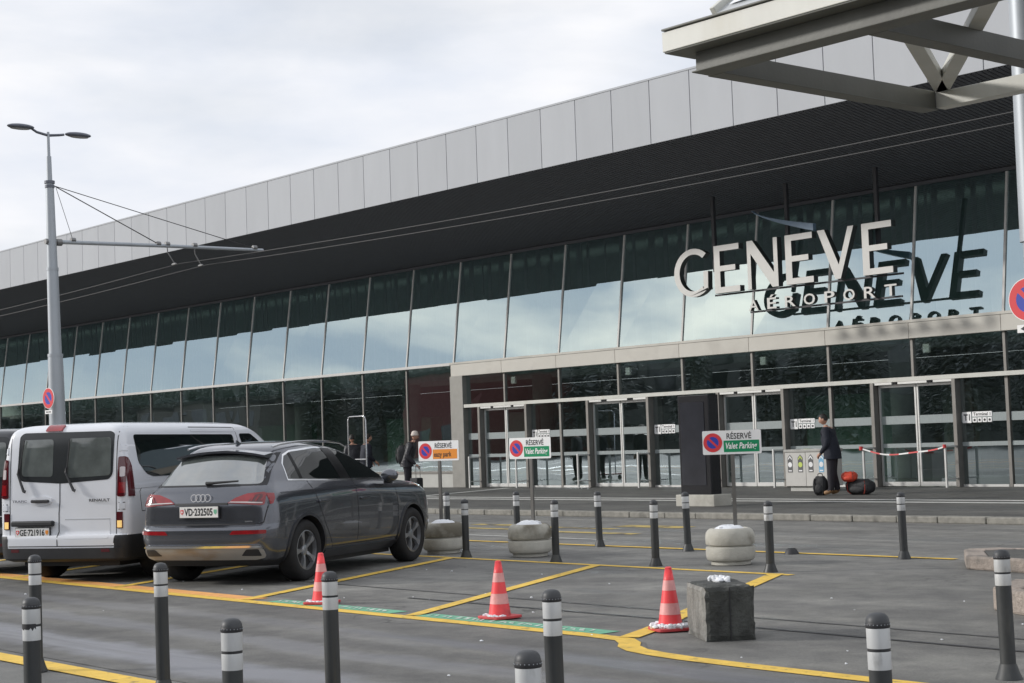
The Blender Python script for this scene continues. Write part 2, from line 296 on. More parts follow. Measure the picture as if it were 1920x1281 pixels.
m_shoe = M('shoe_tan', (.30,.17,.08), .55); m_puff = M('puffer_black', (.020,.020,.026), .45, bump=.9, bscale=22); m_hat = M('hat_cream', (.70,.62,.56), .9); m_shoed = M('shoe_black', (.02,.02,.02), .5); m_eye = M('eye', (.03,.02,.02), .3); m_lip = M('lip', (.36,.15,.13), .5)
m_bagk = M('bag_black', (.022,.023,.025), .7, bump=.6, bscale=20); m_bagr = M('bag_red', (.62,.065,.03), .6, var=.2, bump=.6, bscale=16); m_bagt = M('bag_trim', (.30,.045,.03), .6)
m_tapew = M('tape_white', (.8,.8,.78), .5); m_taper = M('tape_red', (.65,.05,.05), .5)
m_leaf = M('dark_needles', (.15,.16,.155), .8, var=.4, scale=1.5); m_bark = M('bark', (.10,.075,.055), .9, bump=.5); m_twig = M('twigs', (.07,.06,.055), .9)
m_office = M('office_render', (.16,.15,.135), .8, var=.1, scale=.4); m_officeR = M('office_red', (.16,.04,.04), .7); m_officeD = M('car_park_dark', (.12,.125,.12), .8, var=.3, scale=.3); m_offw = M('office_window', (.03,.035,.04), .1, spec=.8)

# ------------------------------------------------------------------ text
def text_mesh(s, bold=0, shear=0, extrude=0):
    c = bpy.data.curves.new('t', 'FONT'); c.body = s; c.size = 1; c.offset = bold; c.shear = shear; c.extrude = extrude; c.resolution_u = 3
    o = bpy.data.objects.new('t', c); COL.objects.link(o); dg = bpy.context.evaluated_depsgraph_get(); dg.update()
    me = o.evaluated_get(dg).to_mesh(); V = [v.co.copy() for v in me.vertices]; F = [tuple(p.vertices) for p in me.polygons]
    o.evaluated_get(dg).to_mesh_clear(); bpy.data.objects.remove(o); bpy.data.curves.remove(c)
    return V, F
def put_text(name, s, O, X, Y, h, m, parent, w=None, bold=.015, shear=0, ext=0, mb=None):
    """lower left corner of the letters at O, X along the line, Y up, capital height h, total width w"""
    V, F = text_mesh(s, bold, shear, 0); X, Y, O = Vector(X).normalized(), Vector(Y).normalized(), Vector(O); N = X.cross(Y)
    x0, x1 = min(v.x for v in V), max(v.x for v in V); y0, y1 = min(v.y for v in V), max(v.y for v in V)
    if 'g' in s or 'y' in s or 'p' in s: pass
    sy = h/(y1-y0); sx = w/(x1-x0) if w else sy
    b = mb or MB(); b.add([O+X*(v.x-x0)*sx+Y*(v.y-y0)*sy+N*ext for v in V], F)
    return None if mb else b.build(name, m, parent)
def disc(O, X, Y, r, N, th, n=40):
    return [(cos(2*pi*k/n)*r, sin(2*pi*k/n)*r) for k in range(n)]
def roundel(O, X, Y, N, r, parent, th=.004):
    """no-parking disc on a plate: white edge, red field, blue centre, red bar from top left to bottom right"""
    O, X, Y, N = Vector(O), Vector(X), Vector(Y), Vector(N); n = 44
    c = lambda q, d: [O+X*cos(2*pi*k/n)*q+Y*sin(2*pi*k/n)*q+N*d for k in range(n)]
    def ringm(ra, rb, d):
        return [*c(ra, d), *c(rb, d)], [(k, (k+1)%n, n+(k+1)%n, n+k) for k in range(n)]
    MB().add(*ringm(r*.96, r*.60, th)).build('red_ring', m_signr, parent)
    MB().add(c(r*.60, th*.8), [tuple(range(n))]).build('blue_disc', m_signb, parent)
    b = MB(); u = (X-Y).normalized(); v = (X+Y).normalized(); q = r*.61
    b.add([O+u*q+v*r*.11+N*th*1.1, O-u*q+v*r*.11+N*th*1.1, O-u*q-v*r*.11+N*th*1.1, O+u*q-v*r*.11+N*th*1.1], [(0, 1, 2, 3)]).build('red_bar', m_signr, parent)

# ================================================================== SETTING: ground, lanes, pavement
S = lambda o: tag(o, kind='structure')
S(sheet('ground', [(-900,-700),(700,-700),(700,900),(-900,900)], 0, m_ground))
S(sheet('access_lane', [(-110,5.6),(30,5.6),(30,8.36),(-8.4,8.36),(-9.0,8.9),(-110,8.9)], .004, m_lane))
S(sheet('parking_area', [(-110,8.904),(-8.996,8.904),(-8.396,8.364),(30,8.364),(30,16.35),(-110,16.35)], .004, m_park))
S(sheet('road', [(-110,16.354),(30,16.354),(30,22.345),(-110,22.345)], .004, m_road))
S(MB().box((-110,22.62,0),(30,33.2,.11)).build('pavement', m_walk))
kerb = S(thing('kerb', None, None)); rn = random.Random(3)
x = -100
while x < 16:
    L = rn.choice((.9, .95, 1.0, 1.15, .8))
    MB().box((x+.008, 22.35+rn.uniform(-.006,.006), 0), (x+L-.008, 22.616, .112+rn.uniform(-.004,.006))).build('kerb_stone', m_kerb, kerb, bevel=.018); x += L
TB = tan(-.5046)
def bx(x20, y): return x20+TB*(y-20)
def strip(name, pts, w, m, z=.009):
    """painted line of width w along ground points"""
    b = MB(); P2 = [Vector((p[0], p[1], 0)) for p in pts]; L, R_ = [], []
    for i, p in enumerate(P2):
        d = (P2[min(i+1, len(P2)-1)]-P2[max(i-1, 0)]).normalized(); nrm = Vector((-d.y, d.x, 0)); L.append(p+nrm*w/2); R_.append(p-nrm*w/2)
    n = len(P2); b.add([(p.x, p.y, z) for p in L+R_], [(i, i+1, n+i+1, n+i) for i in range(n-1)]); return S(b.build(name, m))
corner = [(-9.60,8.97),(-9.25,8.93),(-9.06,8.80),(-8.93,8.66),(-8.72,8.54),(-8.45,8.47),(-8.1,8.42),(-7.5,8.39),(-6.4,8.37),(6,8.36)]
strip('yellow_line', [(-90,8.97),(-9.60,8.97)], .165, m_yellow)
strip('yellow_line', corner, .17, m_yellow)
strip('yellow_line', [(-9.30,9.02),(-9.55,9.55),(bx(-15.36,10.5),10.5),(bx(-15.36,13.95),13.95)], .17, m_yellow, .0125)
strip('yellow_line', [(-90,13.92),(-11.78,13.92)], .12, m_yellow)
for k, xx in enumerate((-18.20,-21.07,-23.95,-26.8,-29.7)):
    strip('yellow_line', [(bx(xx,9.06),9.06),(bx(xx,13.86),13.86)], .14, m_yellow, .0125)
strip('yellow_line', [(-90,16.40),(-11.4,16.40)], .12, m_yellow, .0125)
strip('yellow_line', [(-60,5.39),(-4,5.39)], .21, m_yellow)
strip('orange_band', [(-60,9.17),(-14.96,9.17)], .23, m_orange)
for a, b_ in ((-14.62,-12.50),(-12.12,-9.66)):
    strip('green_band', [(a,9.17),(b_,9.17)], .22, m_green)
gl = MB(); rn = random.Random(31)
for a, b_ in ((-14.5,-12.6),(-12.0,-9.8)):
    x = a
    while x < b_:
        w_ = rn.choice((.03,.03,.04,.06)); y0, y1 = 9.10+rn.uniform(0,.02), 9.24-rn.uniform(0,.03); k_ = rn.uniform(-.12,-.04)
        gl.add([(x,y0,.0125),(x+w_,y0,.0125),(x+w_+k_,y1,.0125),(x+k_,y1,.0125)], [(0,1,2,3)]); x += w_+rn.choice((.03,.05,.09))
S(gl.build('worn_lettering', paint('worn_white_lettering', (.62,.68,.62), .47, under=(.18,.42,.28), sc_=16)))
for i, (xa, ya, xb, w) in enumerate(((-24.4,19.75,-23.0,.30),(-22.6,19.5,-20.3,.22),(-20.9,20.2,-19.3,.45),(-24.4,18.85,-22.0,.2),(-21.4,18.6,-18.9,.25))):
    strip('worn_road_marking', [(xa,ya),(xb,ya)], w, m_yellow2)
strip('white_line', [(-26,17.5),(-18.4,17.4)], .10, m_whitep)
strip('tar_joint', [(-19.5,10.68),(-13.1,10.64),(-10.4,10.60),(-6.0,10.55),(8,10.5)], .028, m_tar)
strip('tar_joint', [(-13.6,10.10),(-10,10.10),(-8.8,10.06),(-6.4,10.0),(8,9.9)], .05, m_tar)
for yy in (26.42, 27.22):
    S(MB().box((-60,yy-.15,.1145),(10,yy+.15,.118)).build('white_guide_strip', m_whitep))
S(MB().add([(-36.55,27.4,.1145),(-36.2,27.4,.1145),(-38.5,32.7,.1145),(-38.9,32.7,.1145)], [(0,1,2,3)]).build('white_guide_strip', m_whitep))
def island(name, pts, h):
    """traffic island: granite kerb stones round an asphalt top"""
    root = S(thing(name, None, None)); inner = []; c = sum((Vector(p) for p in pts), Vector((0,0)))/len(pts)
    P2 = [Vector(p) for p in pts]; n = len(P2)
    ins = [p+(c-p).normalized()*min(.28, (c-p).length*.4) for p in P2]
    for i in range(n):
        a, b_, ai, bi = P2[i], P2[(i+1)%n], ins[i], ins[(i+1)%n]; k = max(1, round((b_-a).length/.85))
        for j in range(k):
            g = .006/max(.1,(b_-a).length); t0, t1 = j/k+g, (j+1)/k-g
            q = [a.lerp(b_, t0), a.lerp(b_, t1), ai.lerp(bi, t1), ai.lerp(bi, t0)]
            hh = h+random.uniform(-.004,.004); MB().add([(p.x,p.y,0) for p in q]+[(p.x,p.y,hh) for p in q], [(3,2,1,0),(4,5,6,7),(0,1,5,4),(1,2,6,5),(2,3,7,6),(3,0,4,7)]).build('kerb_stone', m_kerbp, root, bevel=.025)
    MB().add([(p.x,p.y,h-.012) for p in ins], [tuple(range(n))]).build('island_top', m_walk, root)
island('traffic_island', [(-10.55,15.36),(-9.6,15.18),(-6,15.0),(4,14.95),(4,16.9),(-9,16.75),(-10.9,16.55),(-11.15,16.2)], .15)
island('traffic_island', [(-8.05,12.07),(-7.4,11.75),(-5,11.6),(6,11.6),(6,13.1),(-7.6,13.05),(-8.3,12.8)], .2)

# ================================================================== TERMINAL
MODX = lambda k: -75.129+2.5544*k
D, ZT0, ZT1, YG, ZG = 33.22, 3.69, 4.13, 33.685, 7.53
KL, KE, KR = -12, 13, 27
TR = thing('terminal_building', 'long airport terminal with pale metal roof edge, dark soffit and tall glass front', 'airport terminal', (-50, D, 0))
def T(mb, name, m, **k):
    o = mb.build(name, m, TR, **k); 
    for v in o.data.vertices: pass
    o.location = (50, -D, 0); return o
XL, XR = MODX(KL), MODX(KR)
FY, FZ0, FZ1 = 27.87, 8.48, 10.01
i0, i1 = -30, 46
fx = lambda i: -63.9257+1.3074*i
for i in range(i0, i1):
    T(MB().box((fx(i)+.011, FY, FZ0), (fx(i+1)-.011, FY+.05, FZ1)), 'fascia_panel', m_fascia, bevel=.004)
T(MB().box((fx(i0), FY+.056, FZ0+.01), (fx(i1), FY+.3, FZ1-.01)), 'fascia_backing', m_joint)
T(MB().box((fx(i0), FY-.012, FZ1+.004), (fx(i1), FY+.5, FZ1+.05)), 'roof_edge_cap', m_fascia)
T(MB().box((fx(i0), FY+.31, 9.2), (fx(i1), 38.2, 9.9)).box((fx(i0), 39.6, 9.2), (fx(i1), 62, 9.9)), 'roof', m_joint)
T(MB().add([(fx(i0),38.19,9.88),(fx(i1),38.19,9.88),(fx(i1),39.61,9.88),(fx(i0),39.61,9.88)], [(0,1,2,3)]), 'added_skylight_pane', m_skylight_added)  # unseen roof opening, added to bring sky light onto the interior
def sof(y): return FZ0+(ZG-FZ0)*(y-FY)/(YG-FY)
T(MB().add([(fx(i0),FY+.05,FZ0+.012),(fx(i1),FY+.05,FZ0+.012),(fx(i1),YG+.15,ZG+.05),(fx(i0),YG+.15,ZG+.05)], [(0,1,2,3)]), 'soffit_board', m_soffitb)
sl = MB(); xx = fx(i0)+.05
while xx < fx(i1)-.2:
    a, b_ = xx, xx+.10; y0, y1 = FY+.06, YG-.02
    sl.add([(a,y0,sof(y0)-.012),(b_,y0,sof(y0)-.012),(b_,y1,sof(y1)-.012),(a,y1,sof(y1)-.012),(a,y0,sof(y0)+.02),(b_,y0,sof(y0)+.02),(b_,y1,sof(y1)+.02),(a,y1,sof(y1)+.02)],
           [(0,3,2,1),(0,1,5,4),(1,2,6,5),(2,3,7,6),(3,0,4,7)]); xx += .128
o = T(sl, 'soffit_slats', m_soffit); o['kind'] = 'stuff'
gy = lambda z: D+(YG-D)*(z-ZT1)/(ZG-ZT1)
rn = random.Random(5)
for k in range(KL, KR):
    a, b_ = MODX(k)+.035, MODX(k+1)-.035; e = [rn.uniform(-.006,.006) for _ in range(4)]
    T(MB().add([(a,gy(ZT1)+.03+e[0],ZT1-.02),(b_,gy(ZT1)+.03+e[1],ZT1-.02),(b_,YG+.03+e[2],ZG-.04),(a,YG+.03+e[3],ZG-.04)], [(0,1,2,3)]), 'upper_pane', m_gl_up)
    if k < KE:
        T(MB().add([(a,D+.03+e[0],.64),(b_,D+.03+e[1],.64),(b_,D+.03+e[2],4.04),(a,D+.03+e[3],4.04)], [(0,1,2,3)]), 'lower_pane', m_gl_lo)
        T(MB().box((MODX(k)+.006,D-.03,.11),(MODX(k+1)-.006,D+.2,.55)), 'plinth_panel', m_plinth, bevel=.004)
    else:
        T(MB().box((max(MODX(k),-41.96)+.006,D-.11,ZT0),(MODX(k+1)-.006,D+.1,ZT1-.06)), 'transom_panel', m_trans, bevel=.006)
        T(MB().add([(max(a,-41.3),D+.03+e[0],2.77),(b_,D+.03+e[1],2.77),(b_,D+.03+e[2],ZT0-.003),(max(a,-41.3),D+.03+e[3],ZT0-.003)], [(0,1,2,3)]), 'fanlight_pane', m_gl_lo)
for k in range(KL, KR+1):
    X = MODX(k); w = .029
    T(MB().add([(X-w,D+.005,ZT1+.012),(X+w,D+.005,ZT1+.012),(X+w,D+.1,ZT1+.012),(X-w,D+.1,ZT1+.012),(X-w,YG+.005,ZG-.01),(X+w,YG+.005,ZG-.01),(X+w,YG+.1,ZG-.01),(X-w,YG+.1,ZG-.01)],
        [(0,3,2,1),(4,5,6,7),(0,1,5,4),(1,2,6,5),(2,3,7,6),(3,0,4,7)]), 'upper_mullion', m_mull)
    if k < KE: T(MB().box((X-.03,D+.0,.645),(X+.03,D+.1,4.045)), 'lower_mullion', m_mull2)
    elif k > KE: T(MB().box((X-.034,D-.02,2.765),(X+.034,D+.1,ZT0-.004)), 'fanlight_mullion', m_mull2)
T(MB().box((XL,D-.10,4.05),(MODX(KE)-.05,D+.12,ZT1+.008)), 'transom_rail', m_mull)
T(MB().box((-41.97,D-.13,ZT1-.057),(XR,D+.12,ZT1+.008)), 'transom_rail', m_trans)
T(MB().box((XL,D-.05,.555),(MODX(KE)-.05,D+.1,.64)), 'window_sill', m_mull2)
T(MB().box((XL,YG-.10,ZG-.09),(XR,YG+.12,ZG-.012)), 'head_rail', m_soffit)
T(MB().box((-41.95,D-.14,.11),(-41.30,D+.2,ZT0-.004)), 'pilaster', m_pil, bevel=.01)
T(MB().box((-41.298,D-.12,2.66),(XR,D+.1,2.762)), 'door_header', m_canw)
# door bays: a two leaf sliding door in every second module, fixed panes between them
doors = [(-40.51,-38.24),(-35.47,-32.98),(-30.31,-28.04),(-25.18,-22.82),(-20.1,-17.7),(-15.0,-12.6)]
def band(a, b_, y, parent, loc=None):
    for z0, z1 in ((1.63,1.83),(1.06,1.16)):
        o = MB().box((a,y-.006,z0),(b_,y,z1)).build('frosted_band', m_frost, parent); o.location = loc or (50,-D,0)
fixed = [(-41.26,-40.57)]
for i, (a, b_) in enumerate(doors):
    c = (a+b_)/2
    nx = doors[i+1][0] if i+1 < len(doors) else -10.2
    mid = [x for x in (-36.81,-31.70,-26.59,-21.48,-16.37,-11.26) if b_ < x < nx]
    cuts = [b_]+mid+[nx]; fixed += [(cuts[j]+.06, cuts[j+1]-.06) for j in range(len(cuts)-1)]
    for x in mid: T(MB().box((x-.04,D-.02,.11),(x+.04,D+.1,2.655)), 'lower_mullion', m_mull2)
    for x in (a, b_):
        T(MB().box((x-.05,D-.16,.112),(x+.05,D+.12,2.655)), 'door_post', m_mull2, bevel=.006)
        T(MB().box((x-.30 if x == a else x+.0,D+.125,.112),(x if x == a else x+.30,D+.2,2.6)), 'door_jamb', m_pil)
        T(MB().box((x-.025,D-.62,.112),(x+.025,D-.57,1.10)), 'guard_post', m_door, bevel=.006)
        T(MB().box((x-.02,D-.565,1.05),(x+.02,D-.165,1.09)), 'guard_rail', m_door)
        T(MB().box((x-.02,D-.565,.3),(x+.02,D-.165,.33)), 'guard_rail', m_door)
    for (p, q) in ((a+.07, c-.012), (c+.012, b_-.07)):
        fr = MB(); y0, y1 = D+.02, D+.07
        fr.box((p,y0,.13),(p+.045,y1,2.60)).box((q-.045,y0,.13),(q,y1,2.60)).box((p+.046,y0,.13),(q-.046,y1,.23)).box((p+.046,y0,2.53),(q-.046,y1,2.60))
        leaf = T(fr, 'sliding_door', m_door)
        g = MB().add([(p+.046,D+.045,.23),(q-.046,D+.045,.23),(q-.046,D+.045,2.53),(p+.046,D+.045,2.53)], [(0,1,2,3)]).build('door_pane', m_gl_lo, leaf)
        band(p+.047, q-.047, D+.035, leaf, (0,0,0))
    T(MB().box((a+.06,D-.13,2.60),(a+.58,D-.02,2.655)).box((c-.42,D-.13,2.60),(c+.42,D-.02,2.655)).box((b_-.58,D-.13,2.60),(b_-.06,D-.02,2.655)), 'door_operator', m_door)
    T(MB().box((a+.62,D-.13,2.60),(c-.46,D-.03,2.65)).box((c+.46,D-.13,2.60),(b_-.62,D-.03,2.65)), 'door_sensor', m_black)
for a, b_ in fixed:
    T(MB().add([(a,D+.03,.17),(b_,D+.03,.17),(b_,D+.03,2.655),(a,D+.03,2.655)], [(0,1,2,3)]), 'side_pane', m_gl_lo)
    T(MB().box((a,D-.02,.112),(b_,D+.08,.168)), 'sill_rail', m_door)
    band(a, b_, D+.025, TR)
# T1 plates on the glass right of each door
for i, (a, b_) in enumerate(doors[:4]):
    x0 = b_+.10; y = D+.012
    pl = T(MB().box((x0,y-.004,1.60),(x0+.24,y,1.86)), 'terminal_plate', m_signw)
    put_text('plate_letters', 'T1', (x0+.035,y-.006,1.655), (1,0,0), (0,0,1), .15, m_ink, pl, .17, .03)
    pl2 = T(MB().box((x0+.27,y-.004,1.745),(x0+.80,y,1.86)), 'terminal_plate', m_signw)
    put_text('plate_letters', 'Terminal 1', (x0+.30,y-.006,1.765), (1,0,0), (0,0,1), .075, m_ink, pl2, .46, .02)
    for j in range(4):
        q = x0+.275+j*.135
        ic = T(MB().box((q,y-.004,1.61),(q+.11,y,1.72)), 'service_icon', m_signw)
        MB().lathe([(.03,0),(.03,.003)], 10, (q+.055,y-.008,1.665), axis='Y').build('icon_mark', m_ink, ic)
for x in (-39.05,-33.95,-28.85,-23.7):
    T(MB().box((x-.1,D+.08,3.32),(x+.1,D+.16,3.54)), 'indoor_lamp', m_signw, bevel=.02)
# inside
T(MB().box((XL,D+.3,.0),(XR,62,.12)), 'interior_floor', m_intf)
T(MB().box((XL,40.8,3.85),(XR,46,4.05)), 'interior_floor_cutback', m_int)  # upper floor cut back to let the added skylight reach the ground floor
T(MB().box((XL,46,.13),(XR,46.2,3.84)), 'interior_wall', m_int)
T(MB().box((XL,41,4.06),(XR,41.2,9)), 'interior_wall', m_intup)
for k in range(-2, KR-1):
    bl = MB(); x = MODX(k)+.1
    while x < MODX(k+1)-.2:
        w_ = rn.uniform(.05,.28)*(1 if k > 10 else .6); bl.box((x,35.2,4.1),(x+w_,35.22,8.2)); x += w_+rn.uniform(.1,.7)
    T(bl, 'interior_blind', m_blind)
for k in range(KL, KR, 3):
    X = MODX(k)+.9; T(MB().tube([(X,38.5,.13),(X,38.5,3.84)], .35, 14), 'interior_column', m_intc, smooth=True)
for X, w, m in ((-55,3,m_intg),(-47.5,2.2,m_intc),(-33,3.4,m_intg),(-28,1.2,m_intc),(-22.4,.5,m_intg),(-65,4,m_intg)):
    T(MB().box((X,40,.13),(X+w,40.6,2.6)), 'interior_counter', m, bevel=.03)
T(MB().box((XL-.3,D,.0),(XL-.01,62,9.2)), 'end_wall', m_plinth); T(MB().box((XR+.01,D,.0),(XR+.3,62,9.2)), 'end_wall', m_plinth)

# ================================================================== LETTER SIGN
SG = thing('letter_sign', 'big pale letters of the airport name hung before the upper glass', 'sign', (-26.66, 31.58, 5.16))
LX, LZ = -26.8, 5.18
def letter(name, poly, x0, dep=.17, face=m_letter):
    b = MB(); n = len(poly); 
    O = Vector((x0-LX, 0, 0)); V = [O+Vector((a, 0, c)) for a, c in poly]
    b.add(V+[v+Vector((0,dep,0)) for v in V], [tuple(range(n-1,-1,-1))], 0)
    b.add(V+[v+Vector((0,dep,0)) for v in V], [(i,(i+1)%n,n+(i+1)%n,n+i) for i in range(n)]+[tuple(range(n,2*n))], 1)
    return b.build(name, [face, m_letside], SG)
H = 1.23
def polyE(w=.86, t=.15, s=.20): 
    mz = .63
    return [(0,0),(w,0),(w,t),(s,t),(s,mz-t*.46),(w*.84,mz-t*.46),(w*.84,mz+t*.46),(s,mz+t*.46),(s,H-t),(w,H-t),(w,H),(0,H)]
def polyN(w=1.0): return [(0,0),(.12,0),(.12,.90),(.80,0),(w,0),(w,H),(w-.13,H),(w-.13,.36),(.19,H),(0,H)]
def polyV(w=1.12): return [(0,H),(.22,H),(.62,.34),(.93,H),(w-.02,H),(.66,0),(.50,0)]
def polyG():
    cx, cz, ro, rz, ri, riz = .68, H/2, .68, H/2+.02, .50, H/2-.13; out, inn = [], []
    for i in range(27):
        a = radians(48+ (318-48)*i/26); out.append((cx+ro*cos(a)*1.02, cz+rz*sin(a))); inn.append((cx+ri*cos(a), cz+riz*sin(a)))
    gx = 1.20
    return out+[(gx-.02,.14),(gx,.62),(gx-.17,.62),(gx-.17,.16)]+inn[::-1][1:]
letter('letter', polyG(), -30.42); letter('letter', polyE(), -29.00); letter('letter', polyN(), -27.87)
letter('letter', polyE(), -26.62); letter('letter', polyV(), -25.60); letter('letter', polyE(), -24.27)
V_ = None
xs = -27.93
for ch, xs, w in (('A',-27.88,.32),('É',-27.27,.30),('R',-26.70,.34),('O',-26.10,.35),('P',-25.46,.31),('O',-24.89,.34),('R',-24.28,.33),('T',-23.68,.34)):
    V, F = text_mesh(ch, .012, 0, 0); x0, x1 = min(v.x for v in V), max(v.x for v in V); y0, y1 = min(v.y for v in V), max(v.y for v in V)
    capH = .27; sy = capH/(.729 if y1 > .8 else (y1-y0)); 
    if ch == 'É': sy = .35/(y1-y0)
    me = MB()
    P3 = [Vector(((v.x-x0)/(x1-x0)*w+xs-LX, 0, (v.y-y0)*sy+4.64-LZ)) for v in V]
    me.add(P3, F, 0)
    # returns: extrude the outline edges backward
    cnt = {}
    for f in F:
        for i in range(len(f)):
            e = (f[i], f[(i+1)%len(f)]); k = tuple(sorted(e)); cnt[k] = cnt.get(k, 0)+1
    ed = [k for k, c in cnt.items() if c == 1]; n = len(P3)
    me.add(P3+[p+Vector((0,.12,0)) for p in P3], [(a, b_, n+b_, n+a) for a, b_ in ed], 1)
    me.build('small_letter', [m_letter, m_letside], SG)
for z, a, b_ in ((5.155,-29.2,-23.3),(4.615,-27.95,-23.3)):
    MB().box((a-LX,.205 if z > 5 else .13,z-LZ-.022),(b_-LX,.26 if z > 5 else .18,z-LZ+.022)).build('carrier_rail', m_rail, SG)
for X in (-29.24,-26.77,-24.02):
    MB().box((X-LX-.045,.27,5.78-LZ),(X-LX+.045,.36,sof(32.1)-LZ-.03)).build('hanger_post', m_rail, SG)
sw = []; n = 20
for i in range(n+1):
    t = i/n; x_ = -27.66+1.95*t; zc = 7.16-.66*t**.72+.02*t*t; sw.append((x_-LX, zc-LZ, .005+.085*t))
pl = [(a, c+h) for a, c, h in sw]+[(a, c-h) for a, c, h in sw[::-1]]
MB().prism(pl, (0,0,0), (1,0,0), (0,0,1), (0,.12,0)).build('swoosh', m_swoosh, SG)

# ================================================================== CARS
def pchip(keys, z):
    """linear-smooth interpolation of rows (z, a, b, ...)"""
    if z <= keys[0][0]: return keys[0][1:]
    for i in range(len(keys)-1):
        a, b = keys[i], keys[i+1]
        if z <= b[0]:
            t = (z-a[0])/(b[0]-a[0]); p = keys[max(0, i-1)]; q = keys[min(len(keys)-1, i+2)]; out = []
            for j in range(1, len(a)):
                d = (b[j]-a[j])/(b[0]-a[0])
                d0 = (a[j]-p[j])/(a[0]-p[0]) if i > 0 else d
                d1 = (q[j]-b[j])/(q[0]-b[0]) if i+2 < len(keys) else d
                def hm(u, v): return 0 if u*v <= 0 else 2*u*v/(u+v)
                m0 = hm(d0, d) if i > 0 else d; m1 = hm(d, d1) if i+2 < len(keys) else d; h = b[0]-a[0]
                out.append((2*t**3-3*t*t+1)*a[j]+(t**3-2*t*t+t)*h*m0+(-2*t**3+3*t*t)*b[j]+(t**3-t*t)*h*m1)
            return out
    return keys[-1][1:]
def car_body(keys, wheels, mats, step=.025, arch_r=.40, dark=None):
    """keys rows: z, y rear, y front, half width, rear corner, front corner, rear taper, front taper, rear bow"""
    zs = []; z = keys[0][0]
    while z < keys[-1][0]-1e-6: zs.append(z); z += step
    zs.append(keys[-1][0]); zs = sorted(set([round(q, 4) for q in zs]+[k[0] for k in keys])); b = MB(); rows = []
    for z in zs:
        yr, yf, w, cr, cf, tr_, tf, bow = pchip(keys, z); wr, wf = w-tr_, w-tf; half = []
        for i in range(8): x = (wr-cr)*i/8; half.append((x, yr+bow*(x/max(.01, wr))**2))
        for i in range(9):
            a = pi/2*i/8; half.append((wr-cr+cr*sin(a), yr+bow*((wr-cr)/wr)**2+cr*1.0*(1-cos(a))))
        ya, yb = half[-1][1], yf-cf*1.25
        for i in range(1, 22):
            t = i/22; x = wr+(w-wr)*min(1, t*2.4)**.7 if t < .42 else w+(wf-w)*max(0, (t-.6)/.4)**1.6; half.append((x, ya+(yb-ya)*t))
        for i in range(9):
            a = pi/2*i/8; half.append((wf-cf+cf*cos(a), yb+cf*1.25*sin(a)*.86))
        for i in range(1, 9): x = (wf-cf)*(1-i/8); half.append((x, yf-.175*cf*(x/max(.01, wf-cf))**2*1.0))
        rows.append(half+[(-x, y) for x, y in half[-2:0:-1]])
    n = len(rows[0])
    for r, z in zip(rows, zs): b.v += [(x, y, z) for x, y in r]
    for i in range(len(rows)-1):
        for k in range(n): b.f.append((i*n+k, i*n+(k+1)%n, (i+1)*n+(k+1)%n, (i+1)*n+k))
    b.f.append(tuple(range(n-1, -1, -1))); b.f.append(tuple((len(rows)-1)*n+k for k in range(n))); b.m = [0]*len(b.f)
    me = b.mesh('body', mats); tmp = link('tmp', me)
    cut = MB()
    for (x, y, z) in wheels:
        s = 1 if x > 0 else -1; cut.lathe([(arch_r, s*.42), (arch_r, s*1.3)] if s > 0 else [(arch_r, -1.3), (arch_r, -.42)], 40, (0, y, z), axis='X', m=1)
    ct = cut.build('cut', mats); md = tmp.modifiers.new('b', 'BOOLEAN'); md.object = ct; md.operation = 'DIFFERENCE'; md.solver = 'EXACT'
    dg = bpy.context.evaluated_depsgraph_get(); dg.update(); out = bpy.data.meshes.new_from_object(tmp.evaluated_get(dg))
    if dark:
        for p in out.polygons:
            if dark(p.center): p.material_index = 1
    bpy.data.objects.remove(tmp); bpy.data.objects.remove(ct); smooth_mesh(out, 32); out.name = 'body'
    bm = bmesh.new(); bm.from_mesh(me); bvh = BVHTree.FromBMesh(bm); bm.free()
    return out, bvh
def panel(name, bvh, poly, axis, off, m, parent, cell=.05, depth=.02, sgn=1, smooth=True, mb=None):
    """lay a polygon of side view (y,z) / rear view (x,z) / top view (x,y) on the body shell, standing off by off"""
    bm = bmesh.new(); vs = [bm.verts.new((a, c, 0)) for a, c in poly]; bm.faces.new(vs)
    lo = [min(p[i] for p in poly) for i in (0, 1)]; hi = [max(p[i] for p in poly) for i in (0, 1)]
    for i in (0, 1):
        q = lo[i]+cell
        while q < hi[i]:
            bmesh.ops.bisect_plane(bm, geom=bm.verts[:]+bm.edges[:]+bm.faces[:], plane_co=(q, 0, 0) if i == 0 else (0, q, 0), plane_no=(1, 0, 0) if i == 0 else (0, 1, 0)); q += cell
    bm.verts.ensure_lookup_table(); bm.verts.index_update(); top, bot = [], []
    for v in bm.verts:
        a, c = v.co.x, v.co.y
        if axis == 'X': o, d = Vector((sgn*3, a, c)), Vector((-sgn, 0, 0))
        elif axis == 'Y': o, d = Vector((a, -6*sgn, c)), Vector((0, sgn, 0))
        else: o, d = Vector((a, c, 5)), Vector((0, 0, -1))
        h, nr, _, _ = bvh.ray_cast(o, d)
        if h is None:
            h, nr, _, _ = bvh.find_nearest(o+d*(3-.9 if axis == 'X' else 5.2 if axis == 'Y' else 3.4)); 
        if nr.dot(d) > 0: nr = -nr
        nn = (nr*.6-d*.4).normalized(); top.append(h+nn*off); bot.append(h-nn*depth)
    b = mb or MB(); n = len(top); fs = [tuple(v.index for v in f.verts) for f in bm.faces]; ed = [(e.verts[0].index, e.verts[1].index) for e in bm.edges if len(e.link_faces) == 1]
    b.add(top+bot, fs+[(i, j, n+j, n+i) for i, j in ed]); bm.free()
    return None if mb else b.build(name, m, parent, smooth=50 if smooth else False)
